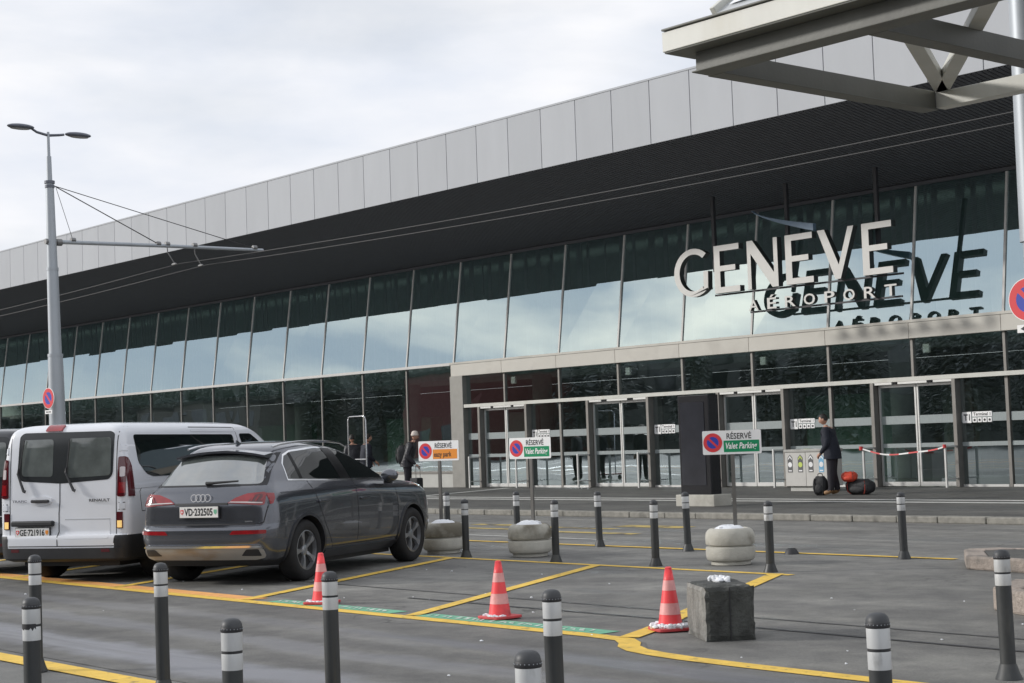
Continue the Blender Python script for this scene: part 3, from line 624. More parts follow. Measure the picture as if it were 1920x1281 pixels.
def seam(name, bvh, pts, axis, m, parent, w=.012, off=.0018, sgn=1):
    b = MB()
    for p, q in zip(pts[:-1], pts[1:]):
        p, q = Vector(p), Vector(q); d = (q-p).normalized(); nrm = Vector((-d.y, d.x))*w/2
        panel(name, bvh, [tuple(p+nrm), tuple(q+nrm), tuple(q-nrm), tuple(p-nrm)], axis, off, m, parent, .06, .004, sgn, mb=b)
    return b.build(name, m, parent)
def rounded(poly, r=.04, k=4):
    out = []; n = len(poly)
    for i in range(n):
        p, c, q = Vector(poly[i-1]), Vector(poly[i]), Vector(poly[(i+1)%n]); a = (p-c); b = (q-c); ra = min(r, a.length*.45, b.length*.45)
        s, e = c+a.normalized()*ra, c+b.normalized()*ra
        for j in range(k+1): t = j/k; out.append(tuple((1-t)**2*s+2*t*(1-t)*c+t*t*e))
    return out
def grow(poly, d):
    n = len(poly); out = []; A = sum(poly[i][0]*poly[(i+1)%n][1]-poly[(i+1)%n][0]*poly[i][1] for i in range(n))
    for i in range(n):
        p, c, q = Vector(poly[i-1]), Vector(poly[i]), Vector(poly[(i+1)%n]); a = (c-p).normalized(); b = (q-c).normalized(); t = (a+b).normalized(); nn = Vector((t.y, -t.x))*(1 if A > 0 else -1); out.append(tuple(c+nn*d/max(.5, nn.dot(Vector((a.y,-a.x))*(1 if A > 0 else -1)))))
    return out
def wheel(parent, x, y, R, w, rim_r, style):
    s = 1 if x > 0 else -1; root = MB()
    h = w/2; prof = [(rim_r-.01,-h+.01),(rim_r+.012,-h),(R-.05,-h-.006),(R-.018,-h+.012),(R,-h+.045),(R,h-.045),(R-.018,h-.012),(R-.05,h+.006),(rim_r+.012,h),(rim_r-.01,h-.01)]
    ty = MB().lathe(prof, 48, (x, y, R), axis='X', caps=False).lathe([(.0,-h+.03),(rim_r-.005,-h+.03),(rim_r-.005,-h+.02),(0,-h+.02)] if s < 0 else [(0,h-.06),(rim_r-.005,h-.06),(rim_r-.005,h-.065),(0,h-.065)], 32, (x, y, R), axis='X', caps=False).build('tyre', m_tyre, parent, smooth=True)
    fx_ = x+s*(h-.012); b = MB()
    def P3(a, r, d=0): return (fx_-s*d, y+r*cos(a), R+r*sin(a))
    n = 40
    b.add([P3(2*pi*k/n, rim_r, .004) for k in range(n)]+[P3(2*pi*k/n, rim_r-.022, .0) for k in range(n)]+[P3(2*pi*k/n, rim_r-.03, .05) for k in range(n)],
          [(k,(k+1)%n,n+(k+1)%n,n+k) for k in range(n)]+[(n+k,n+(k+1)%n,2*n+(k+1)%n,2*n+k) for k in range(n)])
    if style == 'alloy':
        for j in range(5):
            a = pi/2+.35+2*pi*j/5; w0, w1 = .30, .17
            q = [P3(a-w0*1.3, .055, .030), P3(a+w0*1.3, .055, .030), P3(a+w0*.42, .13, .010), P3(a+w1, rim_r-.020, .006), P3(a-w1, rim_r-.020, .006), P3(a-w0*.42, .13, .010)]
            q2 = [P3(a-w0*1.3, .055, .07), P3(a+w0*1.3, .055, .07), P3(a+w0*.6, .13, .055), P3(a+w1*1.25, rim_r-.026, .05), P3(a-w1*1.25, rim_r-.026, .05), P3(a-w0*.6, .13, .055)]
            b.add(q+q2, [(0,1,2,5),(5,2,3,4)]+[(i,(i+1)%6,6+(i+1)%6,6+i) for i in range(6)])
        b.lathe([(0,s*(h-.030)),(.03,s*(h-.030)),(.062,s*(h-.040)),(.075,s*(h-.09))] if s > 0 else [(.075,-(h-.09)),(.062,-(h-.04)),(.03,-(h-.03)),(0,-(h-.03))], 20, (x, y, R), axis='X')
    else:
        b.lathe([(0,s*(h-.02)),(.07,s*(h-.02)),(.10,s*(h-.05)),(rim_r-.03,s*(h-.03))], 30, (x, y, R), axis='X')
    b.build('rim', m_alu if style == 'alloy' else m_lampd, ty, smooth=True)
    return ty
def plate(parent, bvh, cx, z, text, y, left, w=.52, h=.125):
    pl = MB().box((cx-w/2-.008, y-.02, z-h/2-.012), (cx+w/2+.008, y, z+h/2+.006)).build('plate_holder', m_plas, parent)
    MB().box((cx-w/2, y-.026, z-h/2), (cx+w/2, y-.0205, z+h/2)).build('number_plate', m_plate, pl)
    put_text('plate_letters', text, (cx-w*.375, y-.0275, z-h*.34), (1,0,0), (0,0,1), h*.70, m_ink, pl, w*.74, .028)
    for sx, rcol in ((-1, m_signr), (1, left)):
        c = cx+sx*w*.435; sh = [(-.021,.028),(.021,.028),(.021,-.006),(0,-.03),(-.021,-.006)]
        MB().prism(sh, (c, y-.0285, z), (1,0,0), (0,0,1), (0,.002,0)).build('shield', rcol, pl)
        if sx < 0: MB().add([(c-.004,y-.030,z-.013),(c+.004,y-.030,z-.013),(c+.004,y-.030,z+.02),(c-.004,y-.030,z+.02)], [(0,1,2,3)]).add([(c-.014,y-.0302,z),(c+.014,y-.0302,z),(c+.014,y-.0302,z+.008),(c-.014,y-.0302,z+.008)], [(0,1,2,3)]).build('shield_cross', m_signw, pl)

# ---- grey SUV
CT = .5046
SUV = thing('parked_suv', 'dark grey metallic SUV parked in the bay behind the first red cone', 'car', (-17.32, 10.39, .004), CT-.038)
K = [  # z, yr, yf, w, cr, cf, taper r, taper f, bow
 (.22,-.60,3.45,.80,.12,.25,.06,.10,.05),(.31,-.80,3.62,.88,.22,.30,.03,.08,.07),(.42,-.885,3.71,.925,.26,.36,.03,.06,.08),(.56,-.92,3.74,.938,.27,.40,.025,.05,.085),
 (.655,-.918,3.745,.94,.27,.42,.025,.05,.085),(.69,-.885,3.745,.94,.25,.42,.025,.05,.08),(.71,-.855,3.74,.94,.24,.42,.025,.05,.075),(.80,-.85,3.72,.94,.24,.42,.028,.05,.07),(.92,-.845,3.66,.938,.24,.40,.035,.055,.065),
 (1.00,-.822,3.50,.928,.23,.38,.04,.06,.06),(1.06,-.80,3.25,.912,.22,.34,.05,.08,.06),(1.10,-.775,2.80,.892,.22,.30,.06,.10,.06),(1.14,-.735,2.50,.872,.22,.24,.07,.10,.065),(1.18,-.68,2.36,.850,.21,.2,.075,.10,.07),
 (1.30,-.575,2.08,.800,.20,.18,.085,.10,.075),(1.42,-.46,1.80,.742,.19,.18,.09,.09,.08),(1.50,-.375,1.58,.700,.18,.18,.09,.08,.08),(1.555,-.30,1.38,.660,.18,.2,.09,.08,.085),
 (1.595,-.22,1.16,.600,.2,.2,.08,.07,.09),(1.63,-.02,.98,.50,.2,.2,.07,.06,.07),(1.652,.22,.78,.34,.15,.15,.05,.05,.04),(1.660,.40,.62,.15,.06,.06,.02,.02,.01)]
WH = [(x, y, .36) for x in (-.80, .80) for y in (0, 2.82)]
body, bv = car_body(K, WH, [m_suvpaint, m_plas], arch_r=.405, dark=lambda c: c.z < .30)
link('body', body, SUV)
for x, y, z in WH: wheel(SUV, x, y, .36, .235, .245, 'alloy')
for s in (1, -1):
    win = [(-.19,1.205),(-.15,1.38),(-.06,1.475),(.10,1.52),(.60,1.552),(1.0,1.545),(1.30,1.50),(1.75,1.36),(2.20,1.175),(2.16,1.145),(.9,1.165)]
    panel('window_trim', bv, grow(win, .020), 'X', .004, m_chrome, SUV, sgn=s)
    panel('side_window', bv, win, 'X', .008, m_carglass, SUV, sgn=s)
    panel('window_pillar', bv, [(.93,1.548),(.78,1.55),(.94,1.17),(1.18,1.163),(1.06,1.54)], 'X', .0105, m_pillar, SUV, sgn=s)
    panel('window_pillar', bv, [(.07,1.515),(.02,1.50),(.03,1.20),(.09,1.20)], 'X', .0105, m_pillar, SUV, sgn=s)
    seam('door_seam', bv, [(1.22,1.14),(1.25,.7),(1.22,.36),(.62,.36),(.44,.62),(.30,.86),(.16,1.17)], 'X', m_seam, SUV, .010, sgn=s)
    seam('door_seam', bv, [(2.30,1.10),(2.38,.75),(2.34,.36),(1.22,.36)], 'X', m_seam, SUV, .010, sgn=s)
    seam('shoulder_crease', bv, [(-.5,1.055),(0,1.062),(1.2,1.055),(2.3,1.03),(2.9,.985)], 'X', m_suvlow, SUV, .012, .004, sgn=s)
    panel('sill_trim', bv, [(.46,.235),(2.36,.235),(2.36,.33),(.46,.33)], 'X', .018, m_suvlow, SUV, sgn=s)
    MB().box((s*.94-.018, .26, .905), (s*.94+.018, .50, .935)).build('door_handle', m_suvpaint, SUV, bevel=.01); MB().box((s*.945-.018, 1.30, .895), (s*.945+.018, 1.53, .925)).build('door_handle', m_suvpaint, SUV, bevel=.01)
    for wy in (0, 2.82):
        ring = MB(); n = 30; q = []
        for i in range(n+1): a = radians(-14+208*i/n); q.append((wy+.405*cos(a), .36+.405*sin(a)))
        for i in range(n+1): a = radians(194-208*i/n); q.append((wy+.445*cos(a), .36+.445*sin(a)))
        panel('arch_trim', bv, [p for p in q if p[1] > .26], 'X', .012, m_suvlow, SUV, .08, .03, sgn=s)
    mr = MB().blob((s*1.01, 1.98, 1.17), (.12, .09, .085), 14, 9, 1, 0).build('mirror', m_suvpaint, SUV, smooth=80)
    MB().box((s*.98-.07, 2.0, 1.065), (s*.98+.03, 2.06, 1.12)).build('mirror_foot', m_plas, mr)
    pts = [(s*.585, -.16+1.72*t, 1.592+.052*sin(pi*min(1, max(0, t)))**.6-.008*t) for t in [i/14 for i in range(15)]]; pts[0] = (s*.585, -.2, 1.585); pts[-1] = (s*.585, 1.58, 1.56)
    MB().tube(pts, .014, 8).build('roof_rail', m_chrome, SUV, smooth=True)
# rear
panel('rear_window', bv, rounded([(-.70,1.165),(.70,1.165),(.585,1.475),(.50,1.50),(-.50,1.50),(-.585,1.475)], .05), 'Y', .006, m_rglass, SUV)
panel('rear_window_surround', bv, [(-.75,1.15),(.75,1.15),(.62,1.52),(-.62,1.52)], 'Y', .003, m_plas, SUV)
sp = MB(); n = 17
for i in range(n):
    x = -.61+1.22*i/(n-1); e = 1-(abs(x)/.61)**4*.5; sp.v += [(x,-.22,1.565+.012*e-.05*(x/.61)**2),(x,-.40-.035*e,1.548-.06*(x/.61)**2+.01*e),(x,-.40-.035*e,1.525-.06*(x/.61)**2+.006*e),(x,-.27,1.50-.05*(x/.61)**2)]
for i in range(n-1):
    for j in range(4): sp.f.append((i*4+j, i*4+(j+1)%4, i*4+4+(j+1)%4, i*4+4+j)); sp.m.append(0)
sp.f += [(0,1,2,3),tuple((n-1)*4+j for j in (3,2,1,0))]; sp.m += [0,0]; sp.build('roof_spoiler', m_suvpaint, SUV, smooth=50)
for s in (1, -1):
    tl = rounded([(s*.355,.955),(s*.45,1.015),(s*.60,1.062),(s*.78,1.072),(s*.805,1.05),(s*.81,.93),(s*.76,.925),(s*.62,.940)], .02)
    q = panel('tail_light', bv, tl, 'Y', .012, m_tred, SUV, .03)
    panel('lamp_insert', bv, rounded([(s*.60,.955),(s*.70,1.045),(s*.775,1.050),(s*.785,.955)], .02), 'Y', .0155, m_tdark, q, .03)
    panel('lamp_line', bv, [(s*.38,.962),(s*.60,.955),(s*.79,.945),(s*.79,.958),(s*.60,.968),(s*.40,.972)], 'Y', .019, m_tclear, q, .03)
    for j in range(3): panel('lamp_line', bv, [(s*(.65+.055*j),.975),(s*(.67+.055*j),.975),(s*(.70+.055*j),1.035),(s*(.68+.055*j),1.035)], 'Y', .019, m_tred, q, .03)
    panel('tail_light', bv, [(-.712,1.062),(-.63,1.055),(-.645,1.0),(-.685,.94),(-.715,.935)], 'X', .010, m_tred, SUV, .03, sgn=s)
    panel('bumper_reflector', bv, rounded([(s*.42,.60),(s*.46,.645),(s*.84,.648),(s*.84,.605)], .015), 'Y', .010, m_tred, SUV, .04)
    seam('hatch_seam', bv, [(s*.70,.715),(s*.80,.73),(s*.84,.92)], 'Y', m_seam, SUV, .010)
panel('trunk_strip', bv, [(-.36,.937),(.36,.937),(.36,.962),(-.36,.962)], 'Y', .008, m_plas, SUV)
seam('hatch_seam', bv, [(-.70,.715),(.70,.715)], 'Y', m_seam, SUV, .014)
panel('hatch_crease', bv, [(-.72,.775),(.72,.775),(.72,.785),(-.72,.785)], 'Y', .004, m_suvpaint, SUV)
plate(SUV, bv, 0, .862, 'VD·232505', -.862, m_green)
rg = MB()
for j in range(4):
    cx, n = -.093+.062*j, 22; ro, ri = .046, .036
    for k in range(n):
        a0, a1 = 2*pi*k/n, 2*pi*(k+1)/n
        rg.add([(cx+r*cos(a), -.838-j*.0004, 1.022+r*sin(a)) for r, a in ((ro,a0),(ro,a1),(ri,a1),(ri,a0))], [(0,1,2,3)])
rg.build('ring_badge', m_badge, SUV)
wp = MB().tube([(.0,-.715,1.185),(.10,-.72,1.19),(.42,-.69,1.205)], [.022,.016,.010], 8).build('rear_wiper', m_plas, SUV)
panel('skid_plate', bv, rounded([(-.80,.34),(-.80,.43),(-.74,.465),(.74,.465),(.80,.43),(.80,.34),(.70,.315),(-.70,.315)], .03), 'Y', .022, m_skid, SUV, .04, .03)
panel('skid_edge', bv, [(-.80,.455),(-.76,.478),(.76,.478),(.80,.455),(.76,.452),(-.76,.452)], 'Y', .030, m_chrome, SUV, .05)
for s in (1, -1): panel('exhaust_trim', bv, rounded([(s*.54,.365),(s*.62,.435),(s*.755,.435),(s*.77,.36)], .015), 'Y', .026, m_plas, SUV, .04)
panel('rear_valance', bv, [(-.74,.24),(.74,.24),(.74,.312),(-.74,.312)], 'Y', .004, m_plas, SUV)
fin = MB().prism([(-.08,0),(.07,0),(-.06,.055)], (0,0,1.628), (0,1,0), (0,0,1), (.012,0,0)).build('roof_aerial', m_suvpaint, SUV)
panel('windscreen', bv, rounded([(-.66,1.16),(.66,1.16),(.56,1.50),(-.56,1.50)], .05), 'Y', .006, m_carglass, SUV, sgn=-1)
for s in (1, -1): panel('headlight', bv, [(s*.45,.80),(s*.80,.84),(s*.84,.72),(s*.5,.70)], 'Y', .006, m_tclear, SUV, sgn=-1)
panel('grille', bv, rounded([(-.42,.50),(.42,.50),(.46,.76),(-.46,.76)], .04), 'Y', .006, m_plas, SUV, sgn=-1)
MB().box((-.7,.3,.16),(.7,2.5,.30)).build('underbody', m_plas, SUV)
put_text('model_badge', 'quattro', (.60,-.858,.735), (1,0,0), (0,0,1), .022, m_chrome, SUV, .10, .02)

# ---- white passenger van
VAN = thing('parked_van', 'white passenger van with twin glazed rear doors left of the grey SUV', 'van', (-19.61, 9.75, .004), CT)
KV = [(.26,-.82,3.9,.86,.10,.3,.02,.1,.01),(.30,-.93,4.0,.93,.16,.35,.01,.1,.02),(.56,-.955,4.05,.955,.17,.4,.005,.1,.03),(.585,-.945,4.05,.955,.16,.4,.005,.1,.03),(.60,-.905,4.04,.955,.12,.4,.005,.1,.02),
 (.9,-.90,3.99,.965,.12,.4,.01,.1,.02),(1.06,-.898,3.92,.965,.12,.4,.01,.1,.02),(1.20,-.892,3.80,.958,.12,.4,.012,.12,.02),(1.35,-.885,3.60,.945,.12,.35,.015,.14,.02),(1.55,-.870,3.32,.920,.12,.3,.02,.14,.02),
 (1.72,-.855,3.05,.892,.12,.28,.022,.14,.02),(1.82,-.84,2.84,.868,.12,.26,.025,.13,.02),(1.88,-.815,2.66,.842,.13,.26,.025,.12,.02),(1.925,-.76,2.42,.79,.14,.26,.025,.1,.02),(1.95,-.67,2.05,.68,.16,.26,.02,.08,.02),(1.966,-.4,1.4,.40,.14,.2,.02,.05,.02)]
WV = [(x, y, .335) for x in (-.815, .815) for y in (0, 3.10)]
vbody, vb = car_body(KV, WV, [m_vanpaint, m_plas], arch_r=.385, dark=lambda c: c.z < .36 or (c.z < .585 and c.y < -.36 and not (abs(c.x) < .765 and c.y < -.8 and c.z > .445)))
link('body', vbody, VAN)
for x, y, z in WV: wheel(VAN, x, y, .335, .225, .215, 'steel')
panel('rear_bumper', vb, [(-.88,.305),(.88,.305),(.88,.435),(-.88,.435)], 'Y', .010, m_plas, VAN, .05, .03)
wb = rounded([(-.655,1.33),(-.635,1.82),(-.58,1.862),(.70,1.850),(.755,1.82),(.745,1.33),(.69,1.262),(.0,1.225),(-.59,1.262)], .05)
panel('window_band', vb, wb, 'Y', .004, m_vband, VAN)
for x0, x1 in ((-.585,-.12),(.10,.715)):
    panel('rear_door_window', vb, rounded([(x0,1.325 if x0 < 0 else 1.29),(x1,1.31),(x1,1.775),(x0,1.775)], .05), 'Y', .007, m_vglass, VAN)
seam('rear_door_seam', vb, [(-.015,1.93),(-.015,1.0),(-.03,.86),(-.03,.455)], 'Y', m_seam, VAN, .012, .003)
for xx in (-.765, .795): seam('rear_door_seam', vb, [(xx-.00,1.90),(xx,1.3),(xx-.005,.6),(xx-.02,.49)], 'Y', m_seam, VAN, .010, .002)
seam('rear_door_seam', vb, [(-.765,.457),(.775,.457)], 'Y', m_seam, VAN, .010, .003)
panel('high_brake_light', vb, rounded([(-.25,1.868),(-.01,1.868),(-.01,1.935),(-.25,1.935)], .012), 'Y', .022, m_tred, VAN, .03, .03)
for s, c in ((1, .885), (-1, -.86)):
    o_ = .0 if s > 0 else .0
    q = panel('tail_light', vb, rounded([(c-s*.075,1.05),(c-s*.065,1.535),(c+s*.01,1.535),(c+s*.022,1.45),(c+s*.028,1.05)], .025), 'Y', .014, m_tdark, VAN, .03)
    panel('lamp_lens', vb, [(c-s*.05,1.09),(c-s*.045,1.22),(c+s*.02,1.22),(c+s*.022,1.09)], 'Y', .019, m_tred, q, .03)
    panel('lamp_lens', vb, rounded([(c-s*.04,1.29),(c-s*.04,1.41),(c+s*.008,1.41),(c+s*.012,1.29)], .015), 'Y', .019, m_tclear, q, .03)
    panel('tail_light', vb, [(-.835,1.05),(-.82,1.53),(-.78,1.52),(-.745,1.42),(-.735,1.05)], 'X', .012, m_tdark, VAN, .03, sgn=s)
    q = panel('low_lamp', vb, rounded([(c-s*.085,.665),(c-s*.085,.865),(c-s*.005,.865),(c-s*.005,.665)], .01), 'Y', .012, m_tdark, VAN, .03)
    panel('lamp_lens', vb, [(c-s*.075,.675),(c-s*.075,.76),(c-s*.015,.76),(c-s*.015,.675)], 'Y', .016, m_tamber, q, .03)
    panel('bumper_reflector', vb, [(s*.60,.385),(s*.60,.425),(s*.72,.425),(s*.72,.385)], 'Y', .012, m_tdark, VAN, .04)
    for z in (1.64, .935): panel('door_hinge', vb, [(c-s*.05,z-.035),(c-s*.05,z+.035),(c+s*.02,z+.035),(c+s*.02,z-.035)], 'Y', .010, m_vanpaint, VAN, .04); seam('hinge_gap', vb, [(c-s*.06,z+.042),(c+s*.02,z+.042)], 'Y', m_seam, VAN, .009); seam('hinge_gap', vb, [(c-s*.06,z-.042),(c+s*.02,z-.042)], 'Y', m_seam, VAN, .009)
    sw_ = rounded([(-.60,1.80),(-.585,1.46),(-.44,1.31),(-.30,1.275),(1.78,1.275),(1.80,1.78)], .05)
    panel('side_window', vb, sw_, 'X', .006, m_carglass, VAN, .08, sgn=s)
    panel('front_window', vb, rounded([(2.02,1.79),(2.06,1.27),(3.1,1.25),(3.02,1.36),(2.62,1.70),(2.42,1.79)], .05), 'X', .006, m_carglass, VAN, .08, sgn=s)
    seam('side_seam', vb, [(1.93,1.88),(1.95,1.2),(1.92,.45)], 'X', m_seam, VAN, .010, sgn=s); seam('side_seam', vb, [(.70,1.885),(1.90,1.875)], 'X', m_seam, VAN, .010, sgn=s); seam('side_seam', vb, [(.72,1.84),(1.88,1.83)], 'X', m_vanpaint, VAN, .03, .006, sgn=s)
    seam('side_seam', vb, [(.62,1.22),(.60,.45)], 'X', m_seam, VAN, .010, sgn=s); seam('side_seam', vb, [(-.80,1.16),(.60,1.19)], 'X', m_vanpaint, VAN, .05, .005, sgn=s)
    seam('side_seam', vb, [(-.62,1.10),(-.56,1.16),(-.10,1.17),(-.10,.86),(-.58,.86),(-.62,1.10)], 'X', m_seam, VAN, .008, sgn=s)
    panel('side_skirt', vb, [(.40,.33),(.40,.46),(2.7,.46),(2.7,.33)], 'X', .008, m_plas, VAN, sgn=s)
    MB().blob((s*1.05, 2.72, 1.32), (.12,.09,.16), 12, 8, 1, 0).build('mirror', m_plas, VAN, smooth=80)
panel('handle_plinth', vb, rounded([(-.45,.985),(-.45,1.045),(-.36,1.072),(-.24,1.072),(-.13,1.05),(-.13,.985),(-.22,.96),(-.36,.96)], .03), 'Y', .014, m_vanpaint, VAN, .04)
MB().box((-.42,-.945,.995),(-.155,-.918,1.032)).build('rear_handle', m_plas, VAN, bevel=.01)
MB().box((-.71,-.965,.705),(-.09,-.90,.772)).build('plate_lamp_bar', m_plas, VAN, bevel=.018)
plate(VAN, vb, -.405, .628, 'GE·721916', -.912, m_signo, .50, .115)
panel('door_recess', vb, rounded([(.06,.55),(.06,.775),(.70,.775),(.70,.55)], .03), 'Y', .003, m_vanpaint, VAN); seam('recess_edge', vb, [(.06,.782),(.70,.782)], 'Y', m_fascia, VAN, .012, .005)
put_text('van_name', 'TRAFIC', (-.715,-.9125,1.0), (1,0,0), (0,0,1), .030, m_lampd, VAN, .22, .02)
put_text('van_name', 'RENAULT', (.42,-.913,.995), (1,0,0), (0,0,1), .034, m_plas, VAN, .30, .03)
for x0, x1, x2 in ((-.545,-.635,-.50),(.13,.075,.235)):
    MB().tube([(x2,-.935,1.135),(x2-.02,-.94,1.14),(x1+.01,-.915,1.36),(x1+.02,-.905,1.42)], [.022,.018,.013,.012], 8).build('rear_wiper', m_plas, VAN, smooth=True)
    MB().tube([(x1+.015,-.905,1.33),(x0,-.875,1.77)], .009, 6).build('wiper_blade', m_plas, VAN)
panel('windscreen', vb, [(-.70,1.30),(.70,1.30),(.62,1.85),(-.62,1.85)], 'Y', .006, m_carglass, VAN, sgn=-1)
for s in (1, -1): panel('headlight', vb, [(s*.55,.78),(s*.82,.98),(s*.84,.80),(s*.6,.70)], 'Y', .006, m_tclear, VAN, sgn=-1)
panel('grille', vb, rounded([(-.5,.66),(.5,.66),(.5,.76),(-.5,.76)], .03), 'Y', .006, m_plas, VAN, sgn=-1)
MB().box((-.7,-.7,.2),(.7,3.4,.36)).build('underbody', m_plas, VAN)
V2 = dup(VAN, 'dark van at the left edge, beyond the white van', (-22.42, 9.62, .004), CT)
for c in V2.children:
    c.data = c.data.copy() if c.name.startswith(('body', 'door_', 'handle')) else c.data
    if c.name.startswith('body'): c.data.materials[0] = m_navypaint
    elif m_vanpaint.name in [mm.name for mm in c.data.materials if mm]:
        c.data = c.data.copy(); c.data.materials[0] = m_navypaint
for c in list(V2.children):                                   # nothing of its writing shows in the photo
    if c.name.startswith(('van_name', 'plate_holder')):
        for g in list(c.children): bpy.data.objects.remove(g)
        bpy.data.objects.remove(c)

# ================================================================== STREET FURNITURE
def ray_y(px, py, Y):
    d = fwd+rgt*((px-960)/FPX)-upv*((py-640.5)/FPX); return Vector((0,0,CAM_H))+d*(Y/d.y)
# ---- bollards (one built, then copied)
def make_bollard(h=.792, q=1.0):
    e = h-.792; t = thing('bollard', '-', 'bollard', (0,0,0), 0, 'dark bollards with two white bands')
    L = lambda prof: [(r*q, z) for r, z in prof]; U = lambda prof: [(r*q, z+e) for r, z in prof]
    MB().lathe(L([(.082,0),(.080,.010),(.066,.045),(.055,.08),(.050,.095)]), 26).build('base_flange', m_bol, t, smooth=50)
    MB().lathe([(.0475*q,.09),(.0475*q,.572+e)], 26, caps=False).build('shaft', m_bol, t, smooth=50)
    MB().lathe(U([(.0475,.642),(.0475,.654)]), 26, caps=False).build('dark_stripe', m_ring, t, smooth=50)
    for a, b in ((.572,.642),(.654,.732)): MB().lathe(U([(.0485,a),(.0492,a+.004),(.0492,b-.004),(.0485,b)]), 26, caps=False).build('reflective_band', m_refl, t, smooth=50)
    MB().lathe(U([(.0495,.732),(.0515,.735),(.0515,.751),(.0495,.754)]), 26, caps=False).build('cap_ring', m_ring, t, smooth=50)
    dots = MB()
    for k in range(20): a = 2*pi*k/20; dots.blob((.0517*q*cos(a), .0517*q*sin(a), .746+e), (.0022,.0022,.0022), 5, 3, 0, 0)
    dots.build('ring_studs', m_galv, t)
    MB().lathe(U([(.0495,.754),(.0485,.764),(.043,.776),(.033,.785),(.018,.790),(0,.792)]), 26).build('cap', m_bolc, t, smooth=60)
    return t
BL = [(-12.53,5.63,'bollard at the left edge just behind another one, below the white van'),
 (-8.78,3.92,'nearest left bollard with a torn dark stripe, overlapping one behind'),
 (-10.56,5.68,'bollard standing in front of the grey SUV rear bumper'),
 (-6.74,3.98,'short-looking near bollard cut off by the bottom edge, below the SUV'),
 (-8.66,5.83,'bollard with a light cap overlapping the leftmost red cone'),
 (-6.44,5.71,'near bollard right of the middle red cone'),
 (-4.68,4.02,'bollard whose domed head just rises above the bottom edge'),
 (-4.35,5.69,'near bollard right of the dark stone block, cut by the bottom edge'),
 (-5.84,8.89,'tall bollard at the right edge before the granite islands'),
 (-17.59,14.06,'far bollard between the SUV bonnet and the middle planter'),
 (-15.74,14.04,'far bollard immediately right of the middle planter'),
 (-14.08,14.16,'far bollard standing alone between the middle planter and the pale right planter'),
 (-12.25,14.12,'far bollard at the corner of the yellow bay, right of the last planter'),
 (-20.52,16.05,'far bollard behind the planter next to the SUV bonnet'),
 (-19.08,16.26,'far bollard right behind the middle sign post'),
 (-17.32,16.30,'far bollard on the road edge line, left of the dark totem'),
 (-15.44,16.15,'far bollard in front of the white foot of the dark totem'),
 (-12.00,16.23,'far bollard on the road edge line before the right hand doors')]
bol = make_bollard(); bol2 = make_bollard(.85, .93); rn = random.Random(2); u1 = u2 = False
for i, (x, y, lab) in enumerate(BL):
    near_ = y < 8
    if near_: o = dup(bol2) if u2 else bol2; u2 = True; x, y = x*.923, y*.923
    else: o = dup(bol) if u1 else bol; u1 = True
    o['label'] = lab; o.location = (x, y, .004); o.rotation_euler = (rn.uniform(-.012,.012), (-.022 if y > 15 else -.008)+rn.uniform(-.01,.01), rn.uniform(0, 6))
    o.rotation_euler = Matrix.Rotation((-.02 if y > 15 else -.006)+rn.uniform(-.008,.008), 3, 'Y').to_euler(); 
# torn stripe on the nearest left one
nb_ = [o for o in COL.objects if o.get('label', '').startswith('nearest left')][0]
tb = MB(); q = []
for i in range(15):
    a = radians(-150+11*i); d = .012*abs(sin(i*1.7))+.006*(i % 3 == 0); q.append((a, d))
for (a0, d0), (a1, d1) in zip(q[:-1], q[1:]):
    R_ = .0465; tb.add([(R_*cos(a0),R_*sin(a0),.716),(R_*cos(a1),R_*sin(a1),.716),(R_*cos(a1),R_*sin(a1),.698-d1),(R_*cos(a0),R_*sin(a0),.698-d0)], [(0,1,2,3)])
tb.build('torn_strip', m_ring, nb_)
st = thing('bollard_stump', 'low black bollard base left without its post on the yellow road line', 'bollard base', (-13.78,16.3,.004))
MB().lathe([(.095,0),(.092,.014),(.075,.04),(.065,.062),(.06,.066)], 20).build('base_flange', m_ring, st, smooth=50); MB().lathe([(.05,.064),(.05,.075),(.04,.078)], 16).build('socket', m_bol, st, smooth=50)

# ---- planters, snow on them, and the signs standing in them
def snow(x, y, z, rx, ry, h, seed, label, lumps=5):
    b = MB(); rn = random.Random(seed); n, k = 22, 5; V = [(0,0,h)]; 
    pr = [1+rn.uniform(-.16,.16) for _ in range(n)]
    for i in range(1, k+1):
        t = i/k
        for j in range(n):
            a = 2*pi*j/n; q = t*(1+(pr[j]-1)*t); V.append((rx*q*cos(a), ry*q*sin(a), h*(1-t**3)+rn.uniform(-.2,.2)*h*(t < 1)))
    F = [(0,1+j,1+(j+1)%n) for j in range(n)]+[(1+(i-1)*n+j,1+i*n+j,1+i*n+(j+1)%n,1+(i-1)*n+(j+1)%n) for i in range(1,k) for j in range(n)]
    b.add(V, F)
    for _ in range(lumps):
        a, q = rn.uniform(0, 6.28), rn.uniform(.1,.85)**.7; s_ = rn.uniform(.012,.03); b.blob((rx*q*cos(a), ry*q*sin(a), h*.6), (s_*1.8, s_*1.6, s_*.8), 7, 4, rn.randint(0, 999), .3)
    o = b.build('snow', m_snow, smooth=60, loc=(x, y, z)); return tag(o, label, 'snow', kind='stuff')
PLN = []
